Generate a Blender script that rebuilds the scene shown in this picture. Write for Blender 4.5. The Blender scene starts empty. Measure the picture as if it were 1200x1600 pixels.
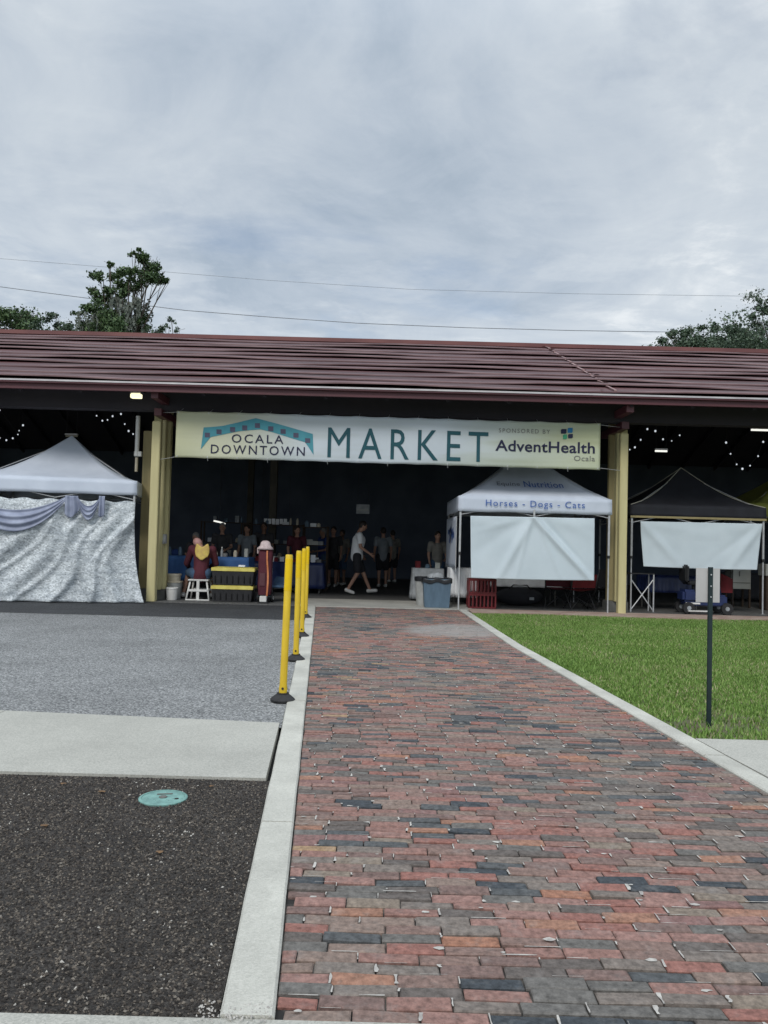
import bpy, bmesh, math, random
import numpy as np
from mathutils import Vector, Matrix, Quaternion
random.seed(7); rng = np.random.default_rng(7)
SC = bpy.context.scene; COL = SC.collection
R = math.radians
# ------------------------------------------------------------------ camera
H = 1.38; F = 1250.0; A = R(1.5); P = R(2.04)
fw = Vector((0, math.cos(P), math.sin(P)))
r0 = Vector((1, 0, 0)); u0 = Vector((0, -math.sin(P), math.cos(P)))
rt = r0*math.cos(A) + u0*math.sin(A); up = -r0*math.sin(A) + u0*math.cos(A)
cam = bpy.data.cameras.new('camera'); camo = bpy.data.objects.new('camera', cam); COL.objects.link(camo)
camo.matrix_world = Matrix.Translation((0, 0, H)) @ Matrix((rt, up, -fw)).transposed().to_4x4()
cam.sensor_fit = 'HORIZONTAL'; cam.sensor_width = 36; cam.lens = 36*F/1200; cam.clip_end = 3000; cam.clip_start = .05
SC.camera = camo
def ray(px, py): return fw + rt*((px-600)/F) + up*((800-py)/F)
def at(px, py, Y):
    d = ray(px, py); return Vector((d.x*Y/d.y, Y, H+d.z*Y/d.y))
def gp(px, py, z=0):
    d = ray(px, py); t = (z-H)/d.z; return Vector((d.x*t, d.y*t, z))
# ------------------------------------------------------------------ materials
def nodes(name):
    m = bpy.data.materials.new(name); m.use_nodes = True
    return m, m.node_tree.nodes, m.node_tree.links, m.node_tree.nodes['Principled BSDF']
def N(n, t, **kw):
    x = n.new(t)
    for k, v in kw.items():
        if k in x.inputs: x.inputs[k].default_value = v
        else: setattr(x, k, v)
    return x
def ramp(n, stops, interp='LINEAR'):
    r = n.new('ShaderNodeValToRGB'); r.color_ramp.interpolation = interp
    e = r.color_ramp.elements
    while len(e) < len(stops): e.new(.5)
    for i, (p, c) in enumerate(stops): e[i].position = p; e[i].color = (*c, 1)
    return r
def mat(name, c1, c2=None, scale=6, rough=.7, metal=0, bump=0, bscale=None, detail=5, spread=(.35, .65), emit=None, stretch=None, spec=.5, alpha=None, sss=None):
    m, n, l, b = nodes(name)
    tc = n.new('ShaderNodeTexCoord'); src = tc.outputs['Object']
    if stretch:
        mp = n.new('ShaderNodeMapping'); mp.inputs['Scale'].default_value = stretch; l.new(src, mp.inputs[0]); src = mp.outputs[0]
    if c2 is None: c2 = tuple(x*.8 for x in c1)
    no = N(n, 'ShaderNodeTexNoise', Scale=scale, Detail=detail); l.new(src, no.inputs['Vector'])
    r = ramp(n, [(spread[0], c2), (spread[1], c1)]); l.new(no.outputs['Fac'], r.inputs[0]); l.new(r.outputs[0], b.inputs['Base Color'])
    b.inputs['Roughness'].default_value = rough; b.inputs['Metallic'].default_value = metal
    b.inputs['Specular IOR Level'].default_value = spec
    if bump:
        nb = N(n, 'ShaderNodeTexNoise', Scale=bscale or scale*6, Detail=4); l.new(src, nb.inputs['Vector'])
        bp = N(n, 'ShaderNodeBump', Strength=bump, Distance=.02); l.new(nb.outputs['Fac'], bp.inputs['Height']); l.new(bp.outputs[0], b.inputs['Normal'])
    if emit: b.inputs['Emission Color'].default_value = (*emit[0], 1); b.inputs['Emission Strength'].default_value = emit[1]
    return m
def island_mat(name, stops, rough=.85, pscale=2.0, patch=.25, bump=.3, bscale=60, grain=.18, interp='CONSTANT', gscale=45, stain=None, spec=.4, attr=None):
    """colour picked per mesh island, pushed about by a slow patch noise, with a fine grain"""
    m, n, l, b = nodes(name)
    g = n.new('ShaderNodeNewGeometry'); tc = n.new('ShaderNodeTexCoord')
    no = N(n, 'ShaderNodeTexNoise', Scale=pscale, Detail=3); l.new(tc.outputs['Object'], no.inputs['Vector'])
    a = N(n, 'ShaderNodeMath', operation='MULTIPLY_ADD'); l.new(no.outputs['Fac'], a.inputs[0]); a.inputs[1].default_value = patch*2; a.inputs[2].default_value = -patch
    s = N(n, 'ShaderNodeMath', operation='ADD', use_clamp=True); l.new(g.outputs['Random Per Island'], s.inputs[0]); l.new(a.outputs[0], s.inputs[1])
    r = ramp(n, stops, interp); l.new(s.outputs[0], r.inputs[0])
    if attr: at_ = N(n, 'ShaderNodeAttribute', attribute_name=attr); l.new(at_.outputs['Fac'], r.inputs[0])
    gn = N(n, 'ShaderNodeTexNoise', Scale=gscale, Detail=6, Roughness=.7); l.new(tc.outputs['Object'], gn.inputs['Vector'])
    gm = N(n, 'ShaderNodeMapRange'); gm.inputs[1].default_value = .3; gm.inputs[2].default_value = .7; gm.inputs[3].default_value = 1-grain*1.6; gm.inputs[4].default_value = 1+grain*1.6
    l.new(gn.outputs['Fac'], gm.inputs[0])
    mx = N(n, 'ShaderNodeVectorMath', operation='SCALE'); l.new(r.outputs[0], mx.inputs[0]); l.new(gm.outputs[0], mx.inputs['Scale'])
    out = mx.outputs[0]
    if stain: out = stain(n, l, tc, out)
    l.new(out, b.inputs['Base Color']); b.inputs['Roughness'].default_value = rough; b.inputs['Specular IOR Level'].default_value = spec
    if bump:
        nb = N(n, 'ShaderNodeTexNoise', Scale=bscale, Detail=5); l.new(tc.outputs['Object'], nb.inputs['Vector'])
        bp = N(n, 'ShaderNodeBump', Strength=bump, Distance=.01); l.new(nb.outputs['Fac'], bp.inputs['Height']); l.new(bp.outputs[0], b.inputs['Normal'])
    return m
def speckle(name, lo, mid, hi, scale=120, big=.6, bigamt=.25, rough=.9, bump=.5, bits=None):
    """asphalt and concrete: fine aggregate, slow blotches, the odd dark or pale bit"""
    m, n, l, b = nodes(name); tc = n.new('ShaderNodeTexCoord')
    v = N(n, 'ShaderNodeTexVoronoi', Scale=scale); l.new(tc.outputs['Object'], v.inputs['Vector'])
    sp = n.new('ShaderNodeSeparateColor'); l.new(v.outputs['Color'], sp.inputs[0])
    r = ramp(n, [(0, lo), (.5, mid), (1, hi)]); l.new(sp.outputs[0], r.inputs[0])
    bn = N(n, 'ShaderNodeTexNoise', Scale=big, Detail=8, Roughness=.6); l.new(tc.outputs['Object'], bn.inputs['Vector'])
    mr = n.new('ShaderNodeMapRange'); mr.inputs[1].default_value = .3; mr.inputs[2].default_value = .7; mr.inputs[3].default_value = 1-bigamt; mr.inputs[4].default_value = 1+bigamt
    l.new(bn.outputs['Fac'], mr.inputs[0])
    mx = N(n, 'ShaderNodeVectorMath', operation='SCALE'); l.new(r.outputs[0], mx.inputs[0]); l.new(mr.outputs[0], mx.inputs['Scale'])
    out = mx.outputs[0]
    if bits:
        v2 = N(n, 'ShaderNodeTexVoronoi', Scale=bits[0]); l.new(tc.outputs['Object'], v2.inputs['Vector'])
        c = N(n, 'ShaderNodeMath', operation='LESS_THAN'); l.new(v2.outputs['Distance'], c.inputs[0]); c.inputs[1].default_value = bits[1]
        s2 = n.new('ShaderNodeSeparateColor'); l.new(v2.outputs['Color'], s2.inputs[0])
        c2 = N(n, 'ShaderNodeMath', operation='LESS_THAN'); l.new(s2.outputs[1], c2.inputs[0]); c2.inputs[1].default_value = .45
        c3 = N(n, 'ShaderNodeMath', operation='MULTIPLY'); l.new(c.outputs[0], c3.inputs[0]); l.new(c2.outputs[0], c3.inputs[1])
        mi = N(n, 'ShaderNodeMix', data_type='RGBA'); l.new(c3.outputs[0], mi.inputs[0]); l.new(out, mi.inputs[6]); mi.inputs[7].default_value = (*bits[2], 1); out = mi.outputs[2]
    l.new(out, b.inputs['Base Color']); b.inputs['Roughness'].default_value = rough
    bp = N(n, 'ShaderNodeBump', Strength=bump, Distance=.006); l.new(v.outputs['Distance'], bp.inputs['Height']); l.new(bp.outputs[0], b.inputs['Normal'])
    return m
M = {}
M['concrete'] = speckle('concrete', (.325,.325,.290), (.40,.395,.355), (.46,.45,.405), 150, .9, .14, .85, .15, (5, .028, (.07,.065,.055)))
M['kerb'] = speckle('kerb_concrete', (.42,.415,.37), (.465,.46,.41), (.51,.50,.45), 140, 2.2, .2, .85, .3, (9, .035, (.1,.09,.08)))
M['asphalt'] = speckle('worn_asphalt', (.075,.079,.081), (.18,.185,.187), (.39,.395,.39), 85, .8, .18, .9, .7)
M['tar'] = speckle('fresh_asphalt', (.014,.015,.018), (.03,.032,.036), (.075,.077,.08), 80, 1.5, .25, .85, .5)
M['bed'] = speckle('dark_bed', (.012,.01,.009), (.03,.026,.023), (.07,.062,.054), 160, 2.2, .35, .95, .8)
M['soil'] = mat('lawn_soil', (.09,.11,.045), (.10,.08,.05), 3, .95, bump=.5)
M['earth'] = mat('earth', (.10,.14,.05), (.09,.08,.05), .4, .95)
M['dark'] = mat('dark_gap', (.01,.01,.01), rough=.9)
M['floor'] = speckle('hall_floor', (.075,.075,.075), (.11,.11,.108), (.15,.15,.14), 60, .7, .3, .6, .2)  # darker than the slab: shade under the roof put into the colour
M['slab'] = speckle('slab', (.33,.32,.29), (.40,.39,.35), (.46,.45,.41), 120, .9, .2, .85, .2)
M['slabpink'] = mat('pinkish_slab_edge', (.42,.33,.27), (.33,.22,.18), 3, .85, bump=.2)
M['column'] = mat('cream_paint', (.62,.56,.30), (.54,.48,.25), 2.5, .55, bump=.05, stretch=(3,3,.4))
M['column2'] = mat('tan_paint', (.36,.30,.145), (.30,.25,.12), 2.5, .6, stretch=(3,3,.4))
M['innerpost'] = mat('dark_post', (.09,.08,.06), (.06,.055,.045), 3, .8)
M['pier'] = mat('pier_concrete', (.16,.16,.15), (.11,.11,.10), 5, .9, bump=.3)
M['burg'] = mat('burgundy_trim', (.12,.035,.045), (.09,.028,.036), 1.5, .45, stretch=(.4,1,1))
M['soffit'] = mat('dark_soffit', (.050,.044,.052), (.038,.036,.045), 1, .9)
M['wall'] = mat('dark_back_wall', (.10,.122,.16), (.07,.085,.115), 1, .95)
M['gutter'] = mat('gutter_metal', (.62,.60,.60), (.5,.47,.48), 3, .35, .3)
M['white'] = mat('white_fabric', (.63,.69,.79), (.57,.63,.73), 3, .75, bump=.08, bscale=8)
M['sheet'] = mat('white_sheet', (.62,.71,.765), (.57,.66,.715), 2, .7, bump=.12, bscale=5)
M['black'] = mat('black_fabric', (.020,.022,.030), (.013,.014,.020), 3, .8)
M['piping'] = mat('pale_piping', (.5,.48,.4), rough=.7)
M['legmetal'] = mat('pale_metal', (.55,.56,.57), (.45,.46,.47), 10, .4, .4)
M['whiteplastic'] = mat('white_plastic', (.72,.72,.70), (.62,.61,.58), 8, .4)
M['clear'] = mat('milky_plastic', (.42,.43,.42), (.32,.33,.32), 8, .3)
M['cream'] = mat('cream_plastic', (.55,.50,.40), (.45,.40,.30), 8, .5)
M['yellow'] = mat('yellow_plastic', (.72,.50,.02), (.62,.42,.02), 7, .45, stretch=(2,2,.6), bump=.05)
M['yband'] = mat('reflective_band', (.82,.55,.0), (.76,.50,.0), 14, .3)
M['lid'] = mat('pale_yellow_plastic', (.72,.64,.16), (.62,.52,.12), 7, .45)
M['rubber'] = mat('black_rubber', (.022,.022,.024), (.014,.014,.015), 20, .7, bump=.2)
M['blackplastic'] = mat('black_plastic', (.02,.02,.022), (.013,.013,.015), 10, .5)
M['bin'] = mat('bluegrey_plastic', (.10,.16,.22), (.08,.13,.18), 4, .5, stretch=(4,4,1))
M['bag'] = mat('bin_liner', (.02,.022,.026), rough=.35, bump=.6, bscale=12)
M['grey'] = mat('grey_paper', (.36,.38,.40), (.25,.27,.28), 9, .8)
M['red'] = mat('red_plastic', (.15,.010,.014), (.11,.008,.011), 6, .5)
M['redcloth'] = mat('red_cloth', (.18,.014,.02), (.12,.010,.013), 6, .8)
M['maroon'] = mat('maroon_cloth', (.10,.018,.03), (.07,.012,.022), 5, .85, bump=.2, bscale=25)
M['orange'] = mat('orange_webbing', (.62,.22,.08), (.5,.16,.06), 12, .6)
M['pinkhead'] = mat('flushed_skin', (.52,.30,.28), (.42,.22,.20), 9, .6)
M['pink'] = mat('pale_pink_cloth', (.68,.56,.56), (.52,.42,.42), 12, .85)
M['bluecloth'] = mat('blue_tablecloth', (.03,.10,.26), (.02,.07,.2), 4, .8)
M['navy'] = mat('navy_paint', (.02,.035,.12), (.015,.025,.08), 4, .4)
M['teal'] = mat('valve_teal', (.20,.38,.34), (.13,.25,.23), 18, .7, bump=.3, bscale=60)
M['signpost'] = mat('dark_green_metal', (.012,.03,.032), (.01,.02,.024), 6, .5, .2)
M['signface'] = mat('bare_sign_back', (.50,.49,.48), (.43,.42,.41), 3, .45, .2)
M['bark'] = mat('bark', (.12,.10,.08), (.06,.05,.04), 6, .95, bump=.8)
M['wire'] = mat('wire', (.30,.32,.36), rough=.7)
M['skin'] = mat('skin', (.42,.24,.17), (.36,.20,.14), 8, .55)
M['skin2'] = mat('skin_dark', (.24,.13,.09), (.20,.11,.07), 8, .55)
M['hair'] = mat('dark_hair', (.025,.018,.014), rough=.6)
M['greyhair'] = mat('grey_hair', (.25,.24,.23), rough=.7)
M['eye'] = mat('eye_dark', (.02,.015,.012), rough=.2)
M['lips'] = mat('lips', (.30,.12,.10), rough=.5)
M['tee'] = mat('white_tee', (.82,.84,.86), (.74,.76,.78), 6, .9, bump=.3, bscale=14)
M['greytee'] = mat('grey_tee', (.26,.29,.32), (.20,.23,.25), 6, .9, bump=.3, bscale=14)
M['darktee'] = mat('charcoal_tee', (.055,.055,.06), (.04,.04,.043), 6, .9)
M['bluetee'] = mat('blue_tee', (.03,.07,.24), (.02,.05,.18), 6, .9)
M['tantee'] = mat('beige_tee', (.26,.25,.22), (.19,.18,.16), 6, .9)
M['blackcloth'] = mat('black_cloth', (.018,.019,.024), rough=.85)
M['denim'] = mat('denim', (.06,.11,.19), (.04,.08,.14), 14, .9)
M['print'] = mat('yellow_print', (.66,.50,.12), (.55,.38,.12), 16, .7)
M['bulb'] = mat('bulb_glow', (.9,.9,.9), emit=((.85,.92,1.0), .62))
M['tube'] = mat('tube_glow', (.9,.9,.9), emit=((.95,.95,.88), .9))
M['warm'] = mat('warm_lamp', (.9,.85,.6), emit=((1,.93,.62), 1.1))
M['cabinet'] = mat('offwhite_cabinet', (.40,.41,.38), (.34,.35,.32), 3, .5)
M['wood'] = mat('dark_wood', (.06,.04,.025), (.04,.025,.016), 5, .8, stretch=(1,6,6))
M['tealprint'] = mat('teal_print', (.010,.085,.11), (.008,.072,.095), 5, .7)
M['archprint'] = mat('arch_print', (.07,.30,.37), (.055,.26,.32), 4, .7)
M['purpleprint'] = mat('purple_print', (.085,.085,.14), rough=.7)
M['navyprint'] = mat('navy_print', (.012,.015,.055), rough=.7)
M['blueprint'] = mat('blue_print', (.07,.16,.48), rough=.7)
M['greyprint'] = mat('grey_print', (.20,.20,.19), rough=.7)
M['slateprint'] = mat('slate_print', (.17,.20,.26), rough=.7)
M['greenprint'] = mat('green_print', (.04,.30,.16), rough=.7)
M['skyprint'] = mat('sky_print', (.02,.20,.42), rough=.7)
M['yellowtent'] = mat('olive_yellow_fabric', (.38,.40,.08), (.32,.34,.07), 3, .8)
# ------------------------------------------------------------------ mesh helpers
def link(name, me, m=None, parent=None, smooth=False):
    o = bpy.data.objects.new(name, me); COL.objects.link(o)
    if m is not None: me.materials.append(M[m] if isinstance(m, str) else m)
    if parent is not None: o.parent = parent
    if smooth: me.polygons.foreach_set('use_smooth', [True]*len(me.polygons))
    return o
def tag(o, label, cat, group=None, kind=None):
    if label: o['label'] = label
    if cat: o['category'] = cat
    if group: o['group'] = group
    if kind: o['kind'] = kind
    return o
def thing(name, label, cat, loc=(0,0,0), rz=0, group=None):
    o = bpy.data.objects.new(name, None); COL.objects.link(o); o.location = loc; o.rotation_euler = (0,0,rz); o.empty_display_size = .1
    return tag(o, label, cat, group)
def copy_tree(o, parent=None):
    c = o.copy(); COL.objects.link(c)
    if parent is not None: c.parent = parent
    for ch in list(o.children): copy_tree(ch, c)
    return c
class MB:
    def __init__(s): s.v = []; s.f = []
    def add(s, vs, fs):
        k = len(s.v); s.v += [tuple(v) for v in vs]; s.f += [tuple(i+k for i in f) for f in fs]; return s
    def box(s, x0, x1, y0, y1, z0, z1, mtx=None):
        vs = [Vector((x, y, z)) for z in (z0, z1) for y in (y0, y1) for x in (x0, x1)]
        if mtx is not None: vs = [mtx @ v for v in vs]
        return s.add(vs, [(0,2,3,1), (4,5,7,6), (0,1,5,4), (2,6,7,3), (0,4,6,2), (1,3,7,5)])
    def cbox(s, c, d, mtx=None):
        m = Matrix.Translation(c) @ (mtx if mtx is not None else Matrix())
        return s.box(-d[0]/2, d[0]/2, -d[1]/2, d[1]/2, -d[2]/2, d[2]/2, m)
    def tube(s, pts, r, n=10, cap=True):
        pts = [Vector(p) for p in pts]; rs = r if isinstance(r, (list, tuple)) else [r]*len(pts); k0 = len(s.v)
        ref = None
        for i, p in enumerate(pts):
            d = (pts[min(i+1, len(pts)-1)] - pts[max(i-1, 0)]).normalized()
            if ref is None: ref = Vector((1,0,0)) if abs(d.x) < .8 else Vector((0,1,0))
            a = d.cross(ref).normalized(); b = d.cross(a); ref = b.cross(d) if False else ref
            for j in range(n):
                t = 2*math.pi*j/n; s.v.append(tuple(p + a*math.cos(t)*rs[i] + b*math.sin(t)*rs[i]))
        for i in range(len(pts)-1):
            for j in range(n):
                s.f.append((k0+i*n+j, k0+i*n+(j+1) % n, k0+(i+1)*n+(j+1) % n, k0+(i+1)*n+j))
        if cap:
            s.f.append(tuple(k0+j for j in range(n))[::-1]); s.f.append(tuple(k0+(len(pts)-1)*n+j for j in range(n)))
        return s
    def lathe(s, prof, c=(0,0,0), n=24, sx=1, sy=1):
        k0 = len(s.v)
        for r, z in prof:
            for j in range(n):
                t = 2*math.pi*j/n; s.v.append((c[0]+r*sx*math.cos(t), c[1]+r*sy*math.sin(t), c[2]+z))
        for i in range(len(prof)-1):
            for j in range(n): s.f.append((k0+i*n+j, k0+i*n+(j+1) % n, k0+(i+1)*n+(j+1) % n, k0+(i+1)*n+j))
        s.f.append(tuple(k0+j for j in range(n))[::-1]); s.f.append(tuple(k0+(len(prof)-1)*n+j for j in range(n)))
        return s
    def ell(s, c, rad, n=14, mtx=None):
        prof = [(max(1e-4, math.sin(math.pi*i/(n-2))), -math.cos(math.pi*i/(n-2))) for i in range(n-1)]
        k0 = len(s.v); s.lathe(prof, n=n)
        for i in range(k0, len(s.v)):
            v = Vector(s.v[i]); v = Vector((v.x*rad[0], v.y*rad[1], v.z*rad[2]))
            if mtx is not None: v = mtx @ v
            s.v[i] = tuple(v + Vector(c))
        return s
    def cap(s, p0, p1, ra, rb, n=14):
        p0, p1 = Vector(p0), Vector(p1)
        s.tube([p0, p1], [ra, rb], n); s.ell(p0, (ra,)*3, n); s.ell(p1, (rb,)*3, n); return s
    def grid(s, fn, nu, nv, thick=None):
        k0 = len(s.v)
        for j in range(nv+1):
            for i in range(nu+1): s.v.append(tuple(fn(i/nu, j/nv)))
        for j in range(nv):
            for i in range(nu):
                a = k0+j*(nu+1)+i; s.f.append((a, a+1, a+nu+2, a+nu+1))
        return s
    def build(s, name, m=None, parent=None, smooth=False, bevel=0):
        me = bpy.data.meshes.new(name); me.from_pydata(s.v, [], s.f); me.update()
        if bevel:
            bm = bmesh.new(); bm.from_mesh(me)
            bmesh.ops.recalc_face_normals(bm, faces=bm.faces)
            bmesh.ops.bevel(bm, geom=[e for e in bm.edges if len(e.link_faces) == 2 and e.calc_face_angle(0) > .6], offset=bevel, segments=2, affect='EDGES', clamp_overlap=True)
            bm.to_mesh(me); bm.free()
        o = link(name, me, m, parent, smooth)
        if smooth and smooth != 'all':
            me.set_sharp_from_angle(angle=R(40))
        return o
def solid(o, t):
    md = o.modifiers.new('solid', 'SOLIDIFY'); md.thickness = t; md.offset = 0; return o
def struct(o): o['kind'] = 'structure'; return o
def remeshed(mb, voxel, smooth=4, dec=None):
    me = bpy.data.meshes.new('tmp'); me.from_pydata(mb.v, [], mb.f)
    o = bpy.data.objects.new('tmp', me); COL.objects.link(o)
    md = o.modifiers.new('r', 'REMESH'); md.mode = 'VOXEL'; md.voxel_size = voxel; md.use_smooth_shade = True
    md = o.modifiers.new('s', 'SMOOTH'); md.iterations = smooth; md.factor = .5
    if dec: md = o.modifiers.new('d', 'DECIMATE'); md.ratio = dec
    dg = bpy.context.evaluated_depsgraph_get(); out = bpy.data.meshes.new_from_object(o.evaluated_get(dg))
    bpy.data.objects.remove(o); bpy.data.meshes.remove(me); return out
# ------------------------------------------------------------------ setting: ground
g = MB().grid(lambda u, v: (-500+1000*u, -200+1000*v, -.075), 8, 8).build('ground', 'earth'); struct(g)
YB0, YB1, YB2, YB3 = 2.34, 4.63, 6.10, 13.62       # front pavement | dark bed | pavement | asphalt | tar | slab
SLAB = 16.4
def xl(y): return -.277 - (y-2.338)*.0759           # inner edge of left kerb
def xr(y): return 2.388-(y-2.34)*.0727 if y < 10.8 else 1.773-(y-10.8)*.0346
def strip(y0, y1, xa, xb, z, n=1):
    mb = MB(); ys = [y0+(y1-y0)*i/n for i in range(n+1)]
    vs = [(xa(y) if callable(xa) else xa, y, z) for y in ys] + [(xb(y) if callable(xb) else xb, y, z) for y in ys]
    return mb.add(vs, [(i, n+1+i, n+2+i, i+1) for i in range(n)])
KW = .158
kl = lambda y: xl(y)-KW
kr = lambda y: xr(y)+KW*.95
# bricks
mb = MB(); mort = MB(); row = .066; bl = .2035; tones = []
from mathutils import noise as mn
y = YB0+.005; k = 0
while y < SLAB-.03:
    y1 = min(y+row-.0045, SLAB-.01); x = -2.0 - random.random()*bl - (bl/2 if k % 2 else 0)
    jy = (random.random()-.5)*.004
    while x < 2.5:
        ln = bl*(1+(random.random()-.5)*.05); xe = x+ln-.005
        a, b = xl(y)+.006, xr(y)-.006
        if xe > a+.02 and x < b-.02:
            z = -.002+(random.random()-.5)*.008; tx = (random.random()-.5)*.005; ty = (random.random()-.5)*.006
            sk = (random.random()-.5)*.006
            def cl(xx, yy): return max(xl(yy)+.006, min(xr(yy)-.006, xx))
            ya, yb = y+jy, y1+jy; c = .0035+random.random()*.003
            bot = [(cl(x, ya), ya+sk), (cl(xe, ya), ya-sk), (cl(xe, yb), yb-sk), (cl(x, yb), yb+sk)]
            top = [(bot[0][0]+c, bot[0][1]+c), (bot[1][0]-c, bot[1][1]+c), (bot[2][0]-c, bot[2][1]-c), (bot[3][0]+c, bot[3][1]-c)]
            zt = [z-tx-ty, z+tx-ty, z+tx+ty, z-tx+ty]
            vs = [(p[0], p[1], -.045) for p in bot] + [(p[0], p[1], q-.004) for p, q in zip(bot, zt)] + [(p[0], p[1], q) for p, q in zip(top, zt)]
            fs = [(8,9,10,11)]
            for i in range(4):
                j = (i+1) % 4; fs += [(i, j, 4+j, 4+i), (4+i, 4+j, 8+j, 8+i)]
            mb.add(vs, fs)
            q = mn.noise((x*.9, y*.9, 3.7))+.5*mn.noise((x*3, y*3, 1.2))
            tn = random.random() if random.random() < .62 else min(.999, max(0, .5+q*.75+random.gauss(0, .06)))
            tones += [tn]*12; zb = max(zt)+.0008
            if random.random() < .5:                       # old mortar left in and over the end joint
                w = random.uniform(.003, .012)*random.random()**.6; l0 = random.uniform(.2, 1)
                o0 = random.uniform(0, 1-l0); ys = [ya+(yb-ya)*(o0+t) for t in (0, .3*l0, .7*l0, l0)]
                mort.add([(cl(xe+.0025-w*random.uniform(.1,1), q), q, zb) for q in ys]+[(cl(xe+.0025+w*random.uniform(.1,1.3), q), q, zb) for q in ys], [(i, 4+i, 5+i, 1+i) for i in range(3)])
            if random.random() < .2:
                l0 = x+random.uniform(0, .12); l1 = min(xe, l0+random.uniform(.02, .16)); w = random.uniform(.001, .0038)*(1 if random.random() < .8 else 2)
                xs = [l0+(l1-l0)*t for t in (0, .3, .7, 1)]
                mort.add([(cl(q, yb), yb+.002-w*random.uniform(.2,1), zb-.0006) for q in xs]+[(cl(q, yb), yb+.002+w*random.uniform(.2,1), zb-.0006) for q in xs], [(i, 1+i, 5+i, 4+i) for i in range(3)])
            if random.random() < .08:
                cx, cy, rr = random.uniform(x, xe), random.uniform(ya, yb), random.uniform(.006, .02)
                ps = [(cl(cx+rr*random.uniform(.6,1.6)*math.cos(t), cy), cy+rr*random.uniform(.4,.8)*math.sin(t), zb+.0004) for t in [i*math.pi/4 for i in range(8)]]
                mort.add(ps, [tuple(range(8))])
        x = x+ln
    y += row; k += 1
def dust(n, l, tc, col):
    # pale worn-in cement stain across the far right end of the walk
    mp = n.new('ShaderNodeMapping'); mp.vector_type = 'POINT'; mp.inputs['Location'].default_value = (-1.25/1.05, -12.6/1.15, 0); mp.inputs['Scale'].default_value = (1/1.05, 1/1.15, 0)
    l.new(tc.outputs['Object'], mp.inputs[0])
    ln = N(n, 'ShaderNodeVectorMath', operation='LENGTH'); l.new(mp.outputs[0], ln.inputs[0])
    no = N(n, 'ShaderNodeTexNoise', Scale=2.5, Detail=6); l.new(tc.outputs['Object'], no.inputs['Vector'])
    ad = N(n, 'ShaderNodeMath', operation='ADD'); l.new(ln.outputs['Value'], ad.inputs[0]); l.new(no.outputs['Fac'], ad.inputs[1])
    mr = n.new('ShaderNodeMapRange'); mr.inputs[1].default_value = 1.05; mr.inputs[2].default_value = 1.5; mr.inputs[3].default_value = .82; mr.inputs[4].default_value = 0
    l.new(ad.outputs[0], mr.inputs[0])
    # thin overall cement bloom
    n2 = N(n, 'ShaderNodeTexNoise', Scale=9, Detail=8, Roughness=.75); l.new(tc.outputs['Object'], n2.inputs['Vector'])
    m2 = n.new('ShaderNodeMapRange'); m2.inputs[1].default_value = .52; m2.inputs[2].default_value = .78; m2.inputs[3].default_value = 0; m2.inputs[4].default_value = .5
    l.new(n2.outputs['Fac'], m2.inputs[0])
    mx = N(n, 'ShaderNodeMath', operation='MAXIMUM'); l.new(mr.outputs[0], mx.inputs[0]); l.new(m2.outputs[0], mx.inputs[1])
    mi = N(n, 'ShaderNodeMix', data_type='RGBA'); l.new(mx.outputs[0], mi.inputs[0]); l.new(col, mi.inputs[6]); mi.inputs[7].default_value = (.29,.275,.26,1)
    return mi.outputs[2]
M['brick'] = island_mat('old_brick', [(0,(0.052,0.060,0.068)), (.07,(0.084,0.089,0.092)), (.16,(0.130,0.123,0.114)), (.26,(0.174,0.148,0.130)), (.36,(0.116,0.100,0.091)), (.45,(0.203,0.137,0.117)), (.53,(0.238,0.137,0.116)), (.61,(0.174,0.117,0.103)), (.67,(0.215,0.160,0.134)),
    (.73,(0.261,0.154,0.132)), (.80,(0.249,0.120,0.099)), (.86,(0.203,0.120,0.110)), (.91,(0.284,0.154,0.108)), (.95,(0.203,0.165,0.132)), (.985,(0.313,0.211,0.127)), (.994,(0.300,0.150,0.100))], rough=.88, bump=.6, bscale=50, grain=.30, gscale=34, stain=dust, attr='tone', spec=.3)
M['mortar'] = mat('old_mortar', (.52,.50,.46), (.32,.30,.28), 30, .95)
M['joint'] = mat('brick_joint_sand', (.14,.125,.11), (.018,.017,.016), 7, .95, spread=(.45,.62))
wk = mb.build('brick_walkway', 'brick'); struct(wk)
ta = wk.data.attributes.new('tone', 'FLOAT', 'POINT'); ta.data.foreach_set('value', tones)
mort.build('mortar', 'mortar', wk)
strip(YB0, SLAB-.001, xl, xr, -.013, 24).build('joint_sand', 'joint', wk)
# kerbs in cast lengths
def kerb(fa, fb, z, name, seg):
    mb = MB(); y = YB0-.9 if name == 'kerb' and fa is kl else YB0; y = YB0
    while y < SLAB-.02:
        y1 = min(y+seg*random.uniform(.85, 1.1), SLAB-.004); zz = z+(random.random()-.5)*.004
        n = max(2, int((y1-y)/.25)); c = .008
        ys = [y+.003+(y1-y-.006)*i/n for i in range(n+1)]
        prof = lambda q: [(fa(q), -.06), (fa(q), zz-c), (fa(q)+c, zz), (fb(q)-c, zz), (fb(q), zz-c), (fb(q), -.06)]
        vs = []
        for q in ys:
            j = (random.random()-.5)*.004
            for i, (xx, z_) in enumerate(prof(q)): vs.append((xx+j, q, z_))
        fs = [(i*6+j, i*6+j+1, (i+1)*6+j+1, (i+1)*6+j) for i in range(n) for j in range(5)] + [(0,1,2,3,4,5), tuple(n*6+j for j in range(6))[::-1]]
        mb.add(vs, fs); y = y1
    return mb.build(name, 'kerb')
struct(kerb(kl, xl, .012, 'kerb', 1.55)); struct(kerb(xr, kr, .012, 'kerb', 1.4))
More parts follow.
